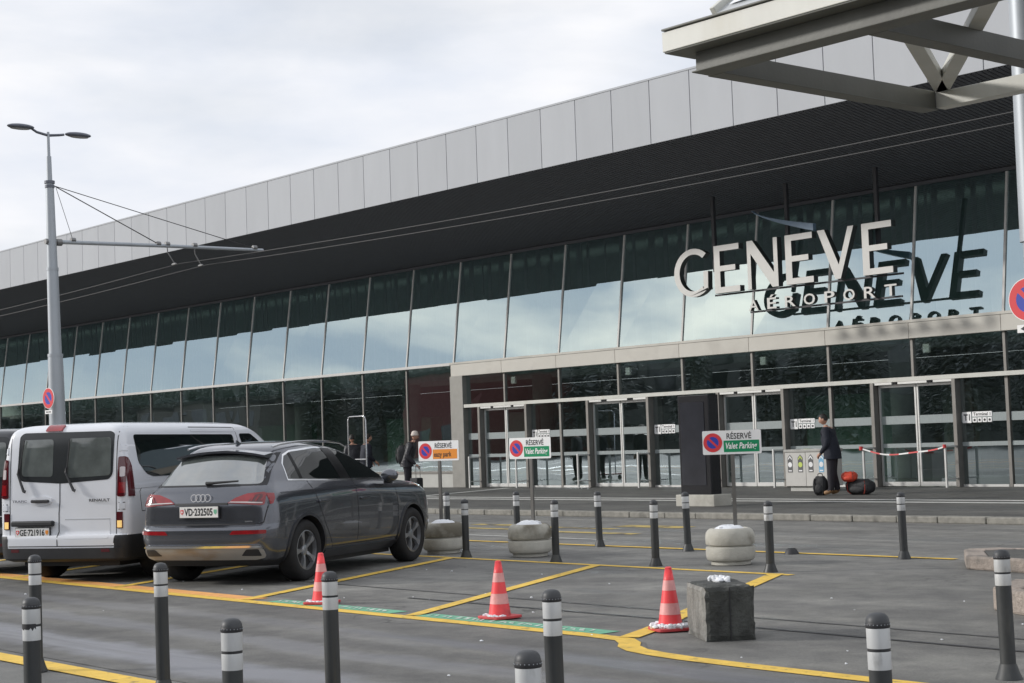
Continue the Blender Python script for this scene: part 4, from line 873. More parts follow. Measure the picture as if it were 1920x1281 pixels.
def make_planter(mat):
    t = thing('planter', '-', 'planter', (0,0,0), 0, 'round concrete planters carrying the signs')
    MB().lathe([(.20,0),(.235,.006),(.235,.045),(.22,.05)], 36).build('foot', m_conc, t, smooth=40)
    MB().lathe([(.21,.045),(.262,.052),(.284,.075),(.293,.115),(.294,.195),(.290,.212),(.272,.222),(.255,.224),(.255,.238)], 40, caps=False).build('lower_ring', m_conc, t, smooth=40)
    MB().lathe([(.255,.236),(.284,.240),(.292,.254),(.294,.33),(.288,.372),(.270,.408),(.240,.430),(.215,.435),(.205,.425),(.20,.40)], 40, caps=False).build('upper_ring', mat, t, smooth=40)
    MB().lathe([(0,.405),(.206,.402)], 30).build('fill', m_concd, t)
    return t
p1 = make_planter(m_concw); p1.location = (-18.60,14.46,.004); p1['label'] = 'concrete planter half hidden by the SUV front wheel'
PL = [(-16.86,14.58,'rain stained concrete planter in the middle, between two bollards',p1),(-13.40,14.74,'pale concrete planter nearest the right, beyond the dark stone block',None)]
p2 = dup(p1, PL[0][2], (-16.86,14.58,.004), 2.1); p3 = dup(p1, PL[1][2], (-13.40,14.74,.004), -.9)
for c in p3.children:
    if c.name.startswith('upper_ring'):
        c.data = c.data.copy(); c.data.materials[0] = m_concp
snow(-18.60,14.46,.415,.19,.19,.06,1,'snow heaped in the planter beside the SUV'); snow(-16.86,14.58,.415,.19,.19,.065,2,'snow heaped in the middle planter'); snow(-13.40,14.74,.415,.205,.2,.055,3,'snow heaped in the pale planter on the right')
def sign(x, y, yawdeg, kind, label, w=.70, h=.285, zc=1.455, px=0):
    t = thing('parking_sign', label, 'sign', (x, y, .41), radians(yawdeg), 'reserved parking signs'); z = zc-.41
    MB().box((-.022,.0,-.0),(.022,.03,z+.10)).build('post', m_steel, t)
    bd = MB().prism(rounded([(-w/2,-h/2),(w/2,-h/2),(w/2,h/2),(-w/2,h/2)], .018), (px,-.006,z), (1,0,0), (0,0,1), (0,.006,0)).build('board', m_signw, t)
    roundel((px-w*.325,-.006,z), (1,0,0), (0,0,1), (0,-1,0), .118, bd, .0015)
    put_text('sign_word', 'RÉSERVÉ', (px-w*.085,-.0085,z+h*.135), (1,0,0), (0,0,1), .088, m_ink, bd, w*.42, .012)
    x0, x1 = px-w*.14, px+w*.465
    MB().add([(x0,-.0075,z-h*.41),(x1,-.0075,z-h*.41),(x1,-.0075,z+h*.075),(x0,-.0075,z+h*.075)], [(0,1,2,3)]).build('colour_field', m_signg if kind == 'v' else m_signo, bd)
    if kind == 'v': put_text('sign_word', 'Valet Parking', (x0+.025,-.009,z-h*.36), (1,0,0), (0,0,1), .098, m_signw, bd, x1-x0-.05, .022, .25)
    else: put_text('sign_word', 'eazy park', (x0+.02,-.009,z-h*.38), (1,0,0), (0,0,1), .095, m_ink, bd, (x1-x0)*.72, .014)
    return t
sign(-18.72,14.52,17,'e','white reserved parking sign with an orange field, nearest the SUV')
sign(-16.86,14.64,12,'v','white reserved parking sign with green field in the middle planter')
sign(-13.36,14.80,36,'v','white reserved parking sign with green field just before the dark totem')

# ---- cones
def make_cone():
    t = thing('traffic_cone', '-', 'traffic cone', (0,0,0), 0, 'red and white traffic cones')
    MB().prism(rounded([(-.15,-.15),(.15,-.15),(.15,.15),(-.15,.15)], .05), (0,0,0), (1,0,0), (0,1,0), (0,0,.022)).build('base', m_coneb, t, bevel=.004)
    R_ = lambda z: .100-(z-.022)*(.100-.026)/(.48)
    zs = [.0225,.125,.215,.315,.395,.495]
    for i, m in enumerate((m_coner, m_conew, m_coner, m_conew, m_coner)):
        a, b = zs[i], zs[i+1]; e = .0015 if i % 2 else 0
        q = MB().lathe([(R_(a)+e,a),(R_(b)+e,b)], 20, caps=False)
        if i == 4: q.lathe([(R_(b),b),(.018,b+.006),(.012,b-.002)], 20)
        q.build('sleeve' if i % 2 else 'cone_body', m, t, smooth=50)
    return t
cn = make_cone(); CN = [(-13.90,9.25,'leftmost red cone, half behind a bollard by the SUV'),(-11.27,9.365,'middle red cone standing alone on the green band'),(-9.36,9.55,'red cone with snow on its base, touching the dark stone block')]
for i, (x, y, lab) in enumerate(CN):
    o = cn if i == 0 else dup(cn)
    o['label'] = lab; o.location = (x, y, .013); o.rotation_euler = (0, 0, .5+i*1.1)
b = MB()
for (cx, cy, k, s0) in ((-13.90,9.25,8,.020),(-11.27,9.365,6,.018)):
    rn = random.Random(int(k)); b2 = MB()
    for _ in range(k*3):
        a = rn.uniform(3.6, 6.2); q = rn.uniform(.105,.145); b2.blob((q*cos(a), q*sin(a), .026), (rn.uniform(.012,.03),rn.uniform(.01,.025),rn.uniform(.006,.014)), 6, 4, rn.randint(0,99), .3)
    o = b2.build('snow', m_snow, smooth=60, loc=(cx, cy, .013)); tag(o, 'thin slush on the base of the %s red cone' % ('leftmost' if k == 8 else 'middle'), 'snow', kind='stuff')
b2 = MB(); rn = random.Random(4)
for _ in range(70):
    a = rn.uniform(2.9, 6.9); q = rn.uniform(.10,.15); b2.blob((q*cos(a), q*sin(a), .034), (rn.uniform(.015,.032),rn.uniform(.015,.03),rn.uniform(.012,.028)), 7, 5, rn.randint(0,99), .3)
tag(b2.build('snow', m_snow, smooth=60, loc=(-9.36,9.55,.013)), 'snow lying round the foot of the cone beside the stone block', 'snow', kind='stuff')

# ---- stone block
BK = thing('stone_block', 'dark weathered stone block with a wet top beside the right red cone', 'stone block', (-8.76,9.49,.006), radians(57))
rb = random.Random(8); bb = MB(); nx, ny, nz = 8, 10, 7; W2, L2, H2 = .20, .30, .415
me = bpy.data.meshes.new('block'); bm = bmesh.new(); bmesh.ops.create_cube(bm, size=1)
bmesh.ops.subdivide_edges(bm, edges=bm.edges[:], cuts=9, use_grid_fill=True)
import mathutils.noise as mn
for v in bm.verts:
    p = v.co.copy(); c = Vector((p.x*2*W2, p.y*2*L2, (p.z+.5)*H2)); e = sum(1 for q in p if abs(abs(q)-.5) < 1e-4)
    n_ = mn.noise_vector(c*9)*.006+mn.noise_vector(c*30)*.003
    if e >= 2: c -= Vector((p.x*2*.012*(abs(p.x) > .49), p.y*2*.012*(abs(p.y) > .49), p.z*2*.012*(p.z > .49)))*(1+mn.noise(c*25)*1.0)
    v.co = c+n_*(1 if p.z > -.45 else .2)
bm.normal_update()
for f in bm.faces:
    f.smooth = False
    if f.normal.x < -.6: f.material_index = 1  # scuffed face, its paler colour also holding the sunlight on that side
bm.to_mesh(me); bm.free(); me.materials.append(m_concd); me.materials.append(m_scuff_lit); link('block', me, BK)
MB().box((-.004,-L2-.008,.01),(.004,-L2-.0005,.40)).build('face_groove', m_joint, BK)
for v in [0]:
    bs = MB(); rn = random.Random(11)
    for _ in range(16): bs.blob((rn.gauss(0,.045), rn.gauss(0,.03), rn.uniform(0,.02)), (rn.uniform(.02,.045),rn.uniform(.015,.035),rn.uniform(.01,.032)), 7, 5, rn.randint(0,99), .35)
    tag(bs.build('snow', m_snow, smooth=60, loc=(-8.80,9.55,.425)), 'crumbled lump of snow on top of the dark stone block', 'snow', kind='stuff')
bs = MB(); rn = random.Random(21)
for _ in range(46):
    x, y = rn.uniform(-19,-3.5), rn.uniform(6,13); s_ = rn.uniform(.004,.014); bs.blob((x, y, .008), (s_*1.5, s_, s_*.6), 6, 4, rn.randint(0,99), .35)
tag(bs.build('snow', m_snow, smooth=60), 'scattered crumbs of snow on the asphalt', 'snow', kind='stuff')

# ---- totem
TT = thing('display_totem', 'dark advertising totem with a dead screen on a pale concrete foot', 'totem', (-23.05,24.55,.11))
MB().box((-.50,-.22,0),(.55,.30,.235)).build('concrete_foot', m_conc, TT, bevel=.012)
MB().box((-.42,-.14,.237),(.42,.16,2.24)).build('housing', m_black, TT, bevel=.012)
MB().box((-.36,-.150,.42),(.30,-.141,2.10)).build('screen', m_screen, TT)

# ---- recycling bins
RB = thing('recycling_bins', 'grey four way recycling bin unit with round coloured stickers', 'recycling bin', (-25.57,31.2,.11))
w = 1.27
MB().box((-w/2+.08,-.22,0),(w/2-.08,.22,.115)).build('plinth', m_plinth, RB)
for s in (0, 1):
    x0 = -w/2+s*w/2; d = MB().box((x0+.004,-.30,.118),(x0+w/2-.004,.28,.93)).build('cabinet_door', m_bin, RB, bevel=.008)
MB().box((-w/2-.02,-.32,.932),(w/2+.02,.30,1.0)).build('bin_top', m_bint, RB, bevel=.012)
for j, (mb_, mc) in enumerate(((m_stk, m_stw),(m_stk, m_sty),(m_stk, m_stw),(m_stb, m_stb))):
    x = -w/2+w/8+j*w/4; pl = MB().prism([(-.075,.45),(.075,.45),(.075,.80),(0,.88),(-.075,.80)], (x,-.3035,0), (1,0,0), (0,0,1), (0,.003,0)).build('sticker', mb_, RB)
    MB().lathe([(.062,0),(.062,.002)], 22, (x,-.3065,.635), axis='Y').build('sticker_disc', mc if j < 3 else m_stw, pl)
    MB().prism([(-.06,.745),(0,.81),(.06,.745),(.06,.785),(0,.85),(-.06,.785)], (x,-.3065,0), (1,0,0), (0,0,1), (0,.002,0)).build('sticker_arrow', m_stw if j != 1 else m_sty, pl)
    MB().box((x-.05,-.3065,.475),(x+.05,-.3045,.505)).build('sticker_caption', m_stw, pl)
    MB().lathe([(.085,0),(.085,.004)], 22, (x,-.02,1.0)).build('bin_opening', m_black if j not in (1, 2) else (m_sty if j == 1 else m_stw), RB)

# ---- barrier tape across the right hand door
tp = []; a, b_ = Vector((-25.205,32.60,1.07)), Vector((-22.80,32.60,1.07)); n = 26
for i in range(n+1): t = i/n; tp.append(a.lerp(b_, t)+Vector((0,-.035,-.16*(1-(2*t-1)**2)*(1+.2*sin(7*t)))))
TP = thing('barrier_tape', 'red and white barrier tape sagging between two low posts before the right door', 'barrier tape', tuple(a))
for col, mm in ((0, m_tapew), (1, m_taper)):
    q = MB()
    for i in range(n):
        if (i//3) % 2 == col:
            p0, p1 = tp[i]-a, tp[i+1]-a; q.add([p0+Vector((0,0,-.017)), p1+Vector((0,0,-.017)), p1+Vector((0,.004,.017)), p0+Vector((0,.004,.017))], [(0,1,2,3)])
    q.build('tape_stripe', mm, TP)
MB().tube([(0,-.03,-.04),(0,-.03,.05)], .045, 10).tube([(2.405,-.03,-.03),(2.405,-.03,.05)], .04, 10).build('tape_knot', m_taper, TP)

# ---- lamp and trolley pole with its bracket
LP = thing('lamp_pole', 'tall stepped grey pole with two street lamps and a bracket arm for wires', 'street lamp', (-32.10,15,0), 0)
ax = lambda z: -.0347*z
def seg(name, z0, z1, r0_, r1_, m=m_galv): return MB().tube([(ax(z0),0,z0),(ax(z1),0,z1)], [r0_, r1_], 24).build(name, m, LP, smooth=50)
seg('pole_foot', 0, .25, .26, .26); seg('pole_section', .25, 3.66, .195, .152); seg('pole_section', 3.66, 5.47, .131, .118); seg('pole_section', 5.47, 7.30, .108, .084); seg('pole_section', 7.30, 7.86, .058, .052); seg('pole_section', 7.86, 8.38, .036, .032)
for z, r in ((3.66,.158),(5.47,.125),(7.31,.108),(7.22,.10)): MB().tube([(ax(z),0,z-.03),(ax(z),0,z+.03)], r, 24).build('pole_collar', m_galv if z < 7 else m_lampd, LP, smooth=50)
tx, tz = ax(8.33), 8.33
for s, dz in ((-1,.06),(1,-.0)):
    arm = MB().tube([(tx,0,tz-.02),(tx,s*.25,tz+.01+dz*.3),(tx,s*.36,tz+.03+dz)], [.03,.028,.026], 8).build('lamp_arm', m_lampd, LP, smooth=50)
    head = MB().blob((tx,s*(.60 if s < 0 else .68),tz+.05+dz), (.13,.30,.06), 16, 8, 0, 0).build('lamp_head', m_lampd, LP, smooth=60)
    MB().blob((tx,s*(.62 if s < 0 else .70),tz+.005+dz), (.09,.22,.022), 12, 6, 0, 0).build('lamp_lens', m_lens, head, smooth=60)
bz = 6.05; xb = ax(bz)
arm = MB().tube([(xb,.0,bz),(xb,2.6,bz+.045),(xb,5.15,bz+.07)], [.045,.042,.034], 12).build('bracket_arm', m_galv, LP, smooth=50)
MB().tube([(xb,.11,bz-.01),(xb,.22,bz-.005)], .075, 12).build('arm_socket', m_clamp, LP); MB().tube([(xb,-.14,bz),(xb,.14,bz)], .06, 10).build('arm_clamp', m_clamp, LP)
gw = MB().tube([(ax(7.24),.10,7.24),(xb,2.48,bz+.08)], .011, 6).tube([(ax(7.24),.10,7.24),(xb,4.93,bz+.10)], .009, 6).tube([(ax(7.2),.14,7.2),(xb,.48,bz+.06)], .006, 5).build('stay_wire', m_wire, LP)
for y in (2.48,4.93,.48,2.70,3.38):
    MB().tube([(xb,y-.05,bz+.05+.013*y),(xb,y+.05,bz+.05+.013*y)], .055, 8).build('arm_fitting', m_clamp, LP)
for y0, y1 in ((2.70,2.86),(3.38,3.52)):
    MB().tube([(xb,y0,bz),(xb-.02,y0+.02,bz-.10),(xb,y1,5.73)], .012, 6).blob((xb,y1,5.70), (.12,.03,.028), 8, 5, 0, 0).build('wire_hanger', m_clamp, LP)
def overhead(Y, z0, lab, r=.008):
    pts = [(x, Y, z0-.26*(1-((x+14)/18)**2) if -32.2 < x else z0-.26*(1-((x+50)/18)**2)) for x in [-140+4*i for i in range(44)]]
    pts = [(x, Y, min(z, z0)) for x, Y, z in pts]
    pts = [p for p in pts if -104 < p[0] < 30]; xs_ = [p[0] for p in pts]
    out = []
    for x in [i*1.5-104 for i in range(90)]:
        k = (x+32.2)/36.0; f = k-math.floor(k); out.append((x, Y, z0-.30*4*f*(1-f)))
    return tag(MB().tube(out, r, 6).build('overhead_wire', m_wire, smooth=60), lab, 'wire', 'trolleybus wires over the road')
overhead(17.86, 5.69, 'trolleybus wire hung nearer the pole, crossing the dark soffit'); overhead(18.52, 5.69, 'trolleybus wire hung further out on the bracket arm')
# no-parking discs on poles
def pole_sign(px, py, Y, r, rz, lab, plate_=True, x=None):
    c = ray_y(px, py, Y); 
    if x is not None: c.x = x
    t = thing('no_parking_sign', lab, 'road sign', c, rz)
    MB().lathe([(0,0),(r,0),(r,.012),(0,.012)], 44, (0,0,0), axis='Y').build('disc', m_signw, t, smooth=40); roundel((0,0,0), (1,0,0), (0,0,1), (0,-1,0), r, t, .002)
    MB().box((-.03,.012,-.1),(.03,.09,.1)).build('sign_bracket', m_clamp, t)
    if plate_:
        p = MB().box((-r*.62,-.0,-r*1.5),(r*.62,.008,-r*1.14)).build('arrow_plate', m_signw, t); y = -.002; z = -r*1.32; q = r*.45
        MB().add([(-q,y,z),(-q*.55,y,z+.022),(-q*.55,y,z-.022),(q,y,z),(q*.55,y,z+.022),(q*.55,y,z-.022),(-q*.55,y,z+.009),(q*.55,y,z+.009),(q*.55,y,z-.009),(-q*.55,y,z-.009)], [(0,1,2),(3,5,4),(6,7,8,9)]).build('arrow_mark', m_ink, p)
    return t
pole_sign(90.5, 747, 14.70, .213, .12, 'small round no parking sign on the stepped lamp pole')
RP = thing('tall_pole', 'pale grey pole cut by the right edge, behind the steel canopy', 'pole', (-8.70,14.08,0))
MB().tube([(0,0,0),(0,0,3.3)], [.135,.125], 24).build('pole_section', m_galv, RP, smooth=50); MB().tube([(0,0,3.3),(0,0,8.5)], [.150,.125], 24).build('pole_section', m_galv, RP, smooth=50); MB().tube([(0,0,0),(0,0,.2)], .2, 24).build('pole_foot', m_galv, RP)
c = ray_y(1891, 565, 13.86); pole_sign(0, 0, 1, .208, .0, 'round no parking sign cut by the right edge of the photo').location = (c.x+.208, 13.86, c.z)

# ---- steel canopy of the bus shelter
CA = thing('steel_canopy', 'pale steel shelter canopy with snow on its glass roof, top right', 'canopy', (-9,11.3,.2))
def cb(name, p, q, w, h, m=m_can_shade): 
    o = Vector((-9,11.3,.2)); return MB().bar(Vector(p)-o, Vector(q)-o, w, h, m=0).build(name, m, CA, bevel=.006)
Zc = 4.58
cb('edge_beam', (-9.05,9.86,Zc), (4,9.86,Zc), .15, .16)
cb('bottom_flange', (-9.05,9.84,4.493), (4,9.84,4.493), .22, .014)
cb('far_chord', (-8.92,12.95,Zc), (4,12.95,Zc), .14, .15, m_canw)
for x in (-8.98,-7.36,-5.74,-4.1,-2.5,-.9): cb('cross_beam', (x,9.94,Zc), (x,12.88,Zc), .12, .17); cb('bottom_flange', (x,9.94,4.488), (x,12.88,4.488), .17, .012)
for (p, q) in (((-8.90,12.96),(-7.46,10.35)),((-8.88,12.93),(-6.50,10.2)),((-5.8,12.8),(-4.3,10.3)),((-5.7,12.8),(-3.2,10.3))): cb('brace', (*p,Zc+.125), (*q,Zc+.125), .13, .09, m_canw)
g0 = ray_y(1257, 108, 9.70); 
cb('gutter', (g0.x,9.70,4.76), (4,9.70,4.76), .18, .165, m_canw)
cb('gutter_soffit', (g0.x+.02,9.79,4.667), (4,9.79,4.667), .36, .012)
cb('gutter_lip', (g0.x+.01,9.70,4.856), (4,9.70,4.856), .22, .018)
rs = .72
def rz_(y): return 4.86+(y-9.66)*rs
o = Vector((-9,11.3,.2))
for i in range(10):
    x0 = -8.78+i*1.27
    MB().add([Vector(p)-o for p in ((x0+.01,9.72,rz_(9.72)),(x0+1.25,9.72,rz_(9.72)),(x0+1.25,12.9,rz_(12.9)),(x0+.01,12.9,rz_(12.9)))], [(0,1,2,3)]).build('roof_pane', m_croof, CA)
    cb('roof_rafter', (x0,9.72,rz_(9.72)+.03), (x0,12.9,rz_(12.9)+.03), .05, .06, m_canw)
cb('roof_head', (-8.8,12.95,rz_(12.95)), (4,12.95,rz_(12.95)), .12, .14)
for x in (-5.0,-.5):
    cb('canopy_column', (x,12.95,.2), (x,12.95,rz_(12.95)-.08), .16, .16, m_canw)
rn = random.Random(9); sn = MB(); nxs, nys = 90, 16; V = []
for j in range(nys+1):
    for i in range(nxs+1):
        x = -8.68+i*(12.3/nxs); y = 9.80+j*(3.0/nys); e = min(1, .15+min(i, 4)/4)*min(1, .3+j/2); hh = (.05+.05*mn.noise(Vector((x*2.2, y*2.2, 1)))+.03*rn.random())*e
        if i == 0: x += .10*mn.noise(Vector((y*4,3,1)))
        V.append((x, y, rz_(y)+.012+max(.004, hh)))
sn.add(V, [(j*(nxs+1)+i, j*(nxs+1)+i+1, (j+1)*(nxs+1)+i+1, (j+1)*(nxs+1)+i) for j in range(nys) for i in range(nxs)])
tag(sn.build('snow', m_snow, smooth=60), 'snow lying on the glass roof of the steel canopy', 'snow', kind='stuff')

# ================================================================== PEOPLE AND LUGGAGE
def skin_body(verts, edges, radii, root=0, sub=2):
    me = bpy.data.meshes.new('b'); me.from_pydata(verts, edges, []); o = link('b', me)
    md = o.modifiers.new('s', 'SKIN'); md.use_smooth_shade = True; sb = o.modifiers.new('u', 'SUBSURF'); sb.levels = sub; sb.render_levels = sub
    for i, r in enumerate(radii): me.skin_vertices[0].data[i].radius = r if isinstance(r, tuple) else (r, r)
    for d in me.skin_vertices[0].data: d.use_root = False
    me.skin_vertices[0].data[root].use_root = True
    dg = bpy.context.evaluated_depsgraph_get(); dg.update(); out = bpy.data.meshes.new_from_object(o.evaluated_get(dg)); bpy.data.objects.remove(o); return out
def hand(mb, wrist, d, up, s, m):
    """palm, four unequal bent fingers and a thumb from the side of the palm"""
    d, up = Vector(d).normalized(), Vector(up).normalized(); sd_ = d.cross(up).normalized()*s; w = Vector(wrist)
    mb.tube([w-d*.02, w+d*.03, w+d*.085], [.026,.036,.033], 8, m)
    for j, (L, off) in enumerate(((.068,-.027),(.078,-.009),(.072,.010),(.056,.027))):
        a = w+d*.075+sd_*off; b_ = a+d*L*.5-up*.006; c = b_+d*L*.38-up*.022; e = c+d*L*.12-up*.025; mb.tube([a, b_, c, e], [.0095,.009,.008,.006], 6, m)
    a = w+d*.02-sd_*.03; mb.tube([a, a+d*.035-sd_*.025, a+d*.065-sd_*.022-up*.01], [.012,.011,.008], 6, m)
def head(mb, c, yaw, pit=0, s=1., m=0, me_=5, ml=6):
    """skull with brow, nose, lips, eyes and ears; looks along +y turned by yaw"""
    Rm = Matrix.Rotation(yaw, 3, 'Z') @ Matrix.Rotation(pit, 3, 'X'); c = Vector(c); V = []; n, k = 20, 14
    for i in range(k+1):
        t = pi*i/k; z = -cos(t)
        for j in range(n):
            a = 2*pi*j/n; fx, fy = cos(a), sin(a); rr = sin(t)
            x = .074*rr*fx; y = .094*rr*fy; zz = .115*z
            if z < -.15: x *= 1-.28*(-z-.15); y *= 1-.12*(-z-.15)
            if fy > .75 and -.45 < z < .05: y += .004
            if fy > .9 and abs(z+.42) < .1: y += .004
            V.append(c+Rm @ Vector((x, y, zz))*s)
    mb.add(V, [(i*n+j, i*n+(j+1)%n, (i+1)*n+(j+1)%n, (i+1)*n+j) for i in range(k) for j in range(n)], m)
    P_ = lambda x, y, z: c+Rm @ Vector((x, y, z))*s
    nose = [P_(-.009,.088,.018),P_(.009,.088,.018),P_(.016,.090,-.028),P_(-.016,.090,-.028),P_(0,.118,-.024)]; mb.add(nose, [(0,1,4),(1,2,4),(2,3,4),(3,0,4)], m)
    for q in (-1, 1):
        e = P_(q*.028,.083,.016); mb.blob(e, (.011*s,.009*s,.007*s), 8, 5, 0, 0, me_)
        er = P_(q*.075,-.005,-.005); mb.blob(er, (.011*s,.02*s,.031*s), 8, 6, 0, 0, m)
    mb.blob(P_(0,.085,-.058), (.021*s,.010*s,.007*s), 8, 5, 0, 0, ml)
    return P_
def person(label, loc, rz, pose, mats, group=None, hair=True, hat=None, hyaw=0, hpit=0, lean=0, hs=1.0, bulk=1.0):
    """mats: skin, top, trousers, shoes. One continuous body; hair or hat is a child."""
    t = thing('person', label, 'person', loc, rz, group)
    P = dict(pel=(0,0,.95), bel=(0,.01+lean*.3,1.08), che=(0,.0+lean*.7,1.27), up=(0,-.01+lean,1.40), nk=(0,.015+lean*1.15,1.50), nk2=(0,.03+lean*1.25,1.56),
             sl=(-.185,-.01+lean,1.41), sr=(.185,-.01+lean,1.41), el=(-.24,-.05+lean,1.14), er=(.24,-.05+lean,1.14), wl=(-.22,.06+lean,.92), wr=(.22,.06+lean,.92),
             hl=(-.095,0,.90), hr=(.095,0,.90), kl=(-.105,.03,.50), kr=(.105,.03,.50), al=(-.11,-.02,.10), ar=(.11,-.02,.10), tl=(-.125,.15,.045), tr=(.125,.15,.045))
    P.update(pose); ks = list(P); idx = {k: i for i, k in enumerate(ks)}
    Rr = dict(pel=(.165,.125), bel=(.165,.125), che=(.185,.135), up=(.165,.11), nk=.062, nk2=.055, sl=.082, sr=.082, el=.062, er=.062, wl=.043, wr=.043, hl=.118, hr=.118, kl=.092, kr=.092, al=.070, ar=.070, tl=.045, tr=.045)
    for k in ('pel','bel','che','up','sl','sr','el','er'): Rr[k] = tuple(q*bulk for q in Rr[k]) if isinstance(Rr[k], tuple) else Rr[k]*bulk
    ed = [('pel','bel'),('bel','che'),('che','up'),('up','nk'),('nk','nk2'),('up','sl'),('up','sr'),('sl','el'),('el','wl'),('sr','er'),('er','wr'),('pel','hl'),('pel','hr'),('hl','kl'),('kl','al'),('hr','kr'),('kr','ar'),('al','tl'),('ar','tr')]
    me = skin_body([P[k] for k in ks], [(idx[a], idx[b]) for a, b in ed], [Rr[k] for k in ks])
    mb = MB(); V = [v.co.copy() for v in me.vertices]
    for p in me.polygons:
        c = p.center; dw = min((c-Vector(P['wl'])).length, (c-Vector(P['wr'])).length); da = min((c-Vector(P[k])).length for k in ('al','ar','tl','tr'))
        nearleg = min((c-Vector(P[k])).length for k in ('kl','kr','al','ar'))
        mi = 1 if c.z > .86 else 2
        if c.z > 1.475 and abs(c.x) < .1: mi = 0
        if c.z < .105: mi = 3
        if c.z <= .86 and c.z > .6 and nearleg > .33 and min((c-Vector(P[k])).length for k in ('el','er','wl','wr')) < .12: mi = 1
        mb.f.append(tuple(p.vertices)); mb.m.append(mi)
    mb.v = [tuple(v) for v in V]
    for s_, e_, w_ in ((-1,'el','wl'),(1,'er','wr')):
        d = Vector(P[w_])-Vector(P[e_]); hand(mb, Vector(P[w_])+d.normalized()*.03, d, (0,1,.3) if abs(d.normalized().y) < .8 else (0,0,1), s_, 0)
    hc = Vector(P['nk2'])+Vector((0,.035,.115))*hs
    Pt = head(mb, hc, hyaw, hpit, hs, 0, 4, 5)
    # a coat worn loose over the body, open at the hem, with a collar
    cb_ = MB(); n, k = 26, 14; V = []; rn_ = random.Random(int(loc[0]*100))
    ph = rn_.uniform(0, 6)
    for i in range(k+1):
        f = i/k; z = .80+.70*f
        rx = (.215+.02*(1-f) if f < .62 else .228-.155*((f-.62)/.38)**1.8)*(.86+.14*bulk); ry = (.165+.015*(1-f) if f < .6 else .168-.09*((f-.6)/.4)**1.6)*(.80+.2*bulk)
        yo = lean*max(0, (z-.95)/.45)
        for j in range(n):
            a = 2*pi*j/n; w_ = 1+.035*sin(5*a+9*f+ph)*(1-f)+.03*mn.noise(Vector((cos(a)*2+ph, sin(a)*2, f*5))); V.append((rx*cos(a)*w_, yo+ry*sin(a)*w_, z))
    cb_.add(V, [(i*n+j, i*n+(j+1)%n, (i+1)*n+(j+1)%n, (i+1)*n+j) for i in range(k) for j in range(n)])
    cb_.tube([(.075*cos(a), lean*1.15+.012+.07*sin(a), 1.495) for a in [2*pi*q/14 for q in range(15)]], .02, 6, caps=False)
    cb_.build('coat', mats[1], t, smooth=70)
    body = mb.build('body', [mats[0], mats[1], mats[2], mats[3], m_eye, m_lip], t, smooth=60)
    if hair:
        hb = MB(); V = []; n, k = 18, 8
        for i in range(k+1):
            f = i/k
            for j in range(n):
                a = 2*pi*j/n; lim = 1.95 if sin(a) < .25 else 1.05+.0*sin(a); tt = f*lim
                if sin(a) > -.2 and sin(a) < .45: tt = f*1.45
                V.append(Pt(.083*sin(tt)*cos(a), -.006+.103*sin(tt)*sin(a), .010+.122*cos(tt)))
        hb.add(V, [(i*n+j, i*n+(j+1)%n, (i+1)*n+(j+1)%n, (i+1)*n+j) for i in range(k) for j in range(n)]); hb.build('hair', m_hairm, t, smooth=80)
    if hat:
        hb = MB(); hb.lathe([(.100,.02),(.104,.045),(.100,.09),(.08,.13),(.045,.15),(0,.155)], 20, tuple(Pt(0,-.005,-.005))).lathe([(.098,.015),(.112,.02),(.112,.055),(.100,.06)], 20, tuple(Pt(0,-.005,-.005))); hb.build('knit_hat', hat, t, smooth=60)
    return t
person('man in a navy jacket and tan shoes looking aside by the recycling bins', (-23.27,29.05,.112), radians(112),
       dict(wl=(-.10,.24,.93), wr=(.10,.26,.94), el=(-.25,.02,1.13), er=(.25,.02,1.13), kl=(-.10,.02,.50), kr=(.11,.04,.50), al=(-.10,.03,.10), ar=(.12,-.06,.10), tl=(-.12,.20,.045), tr=(.15,.11,.045)),
       (m_skin, m_navy, m_trous, m_shoe), hyaw=.2, hpit=-.15, lean=.09, hs=1.0, bulk=1.30)
person('traveller in a cream knit hat and black puffer jacket pulling a case beyond the SUV', (-38.25,28.5,.112), radians(-48),
       dict(wr=(.20,.30,.86), er=(.24,.06,1.10), wl=(-.24,.05,.88)), (m_skin, m_puff, m_trous, m_shoed), 'travellers beyond the grey SUV', hair=True, hat=m_hat, hpit=-.3, lean=.16, hs=1.0, bulk=1.35)
person('traveller with dark hair seen from behind, inside the chrome trolley hoop', (-40.27,28.5,.112), radians(-12),
       dict(wl=(-.2,.20,.98), wr=(.2,.20,.98)), (m_skin, m_navy, m_trous, m_shoed), 'travellers beyond the grey SUV', lean=.03, bulk=1.15)
person('traveller in profile left of the chrome trolley hoop, beyond the SUV roof', (-41.15,28.65,.112), radians(70),
       dict(), (m_skin, m_puff, m_trous, m_shoed), 'travellers beyond the grey SUV', hpit=-.1, lean=.03, bulk=1.2)
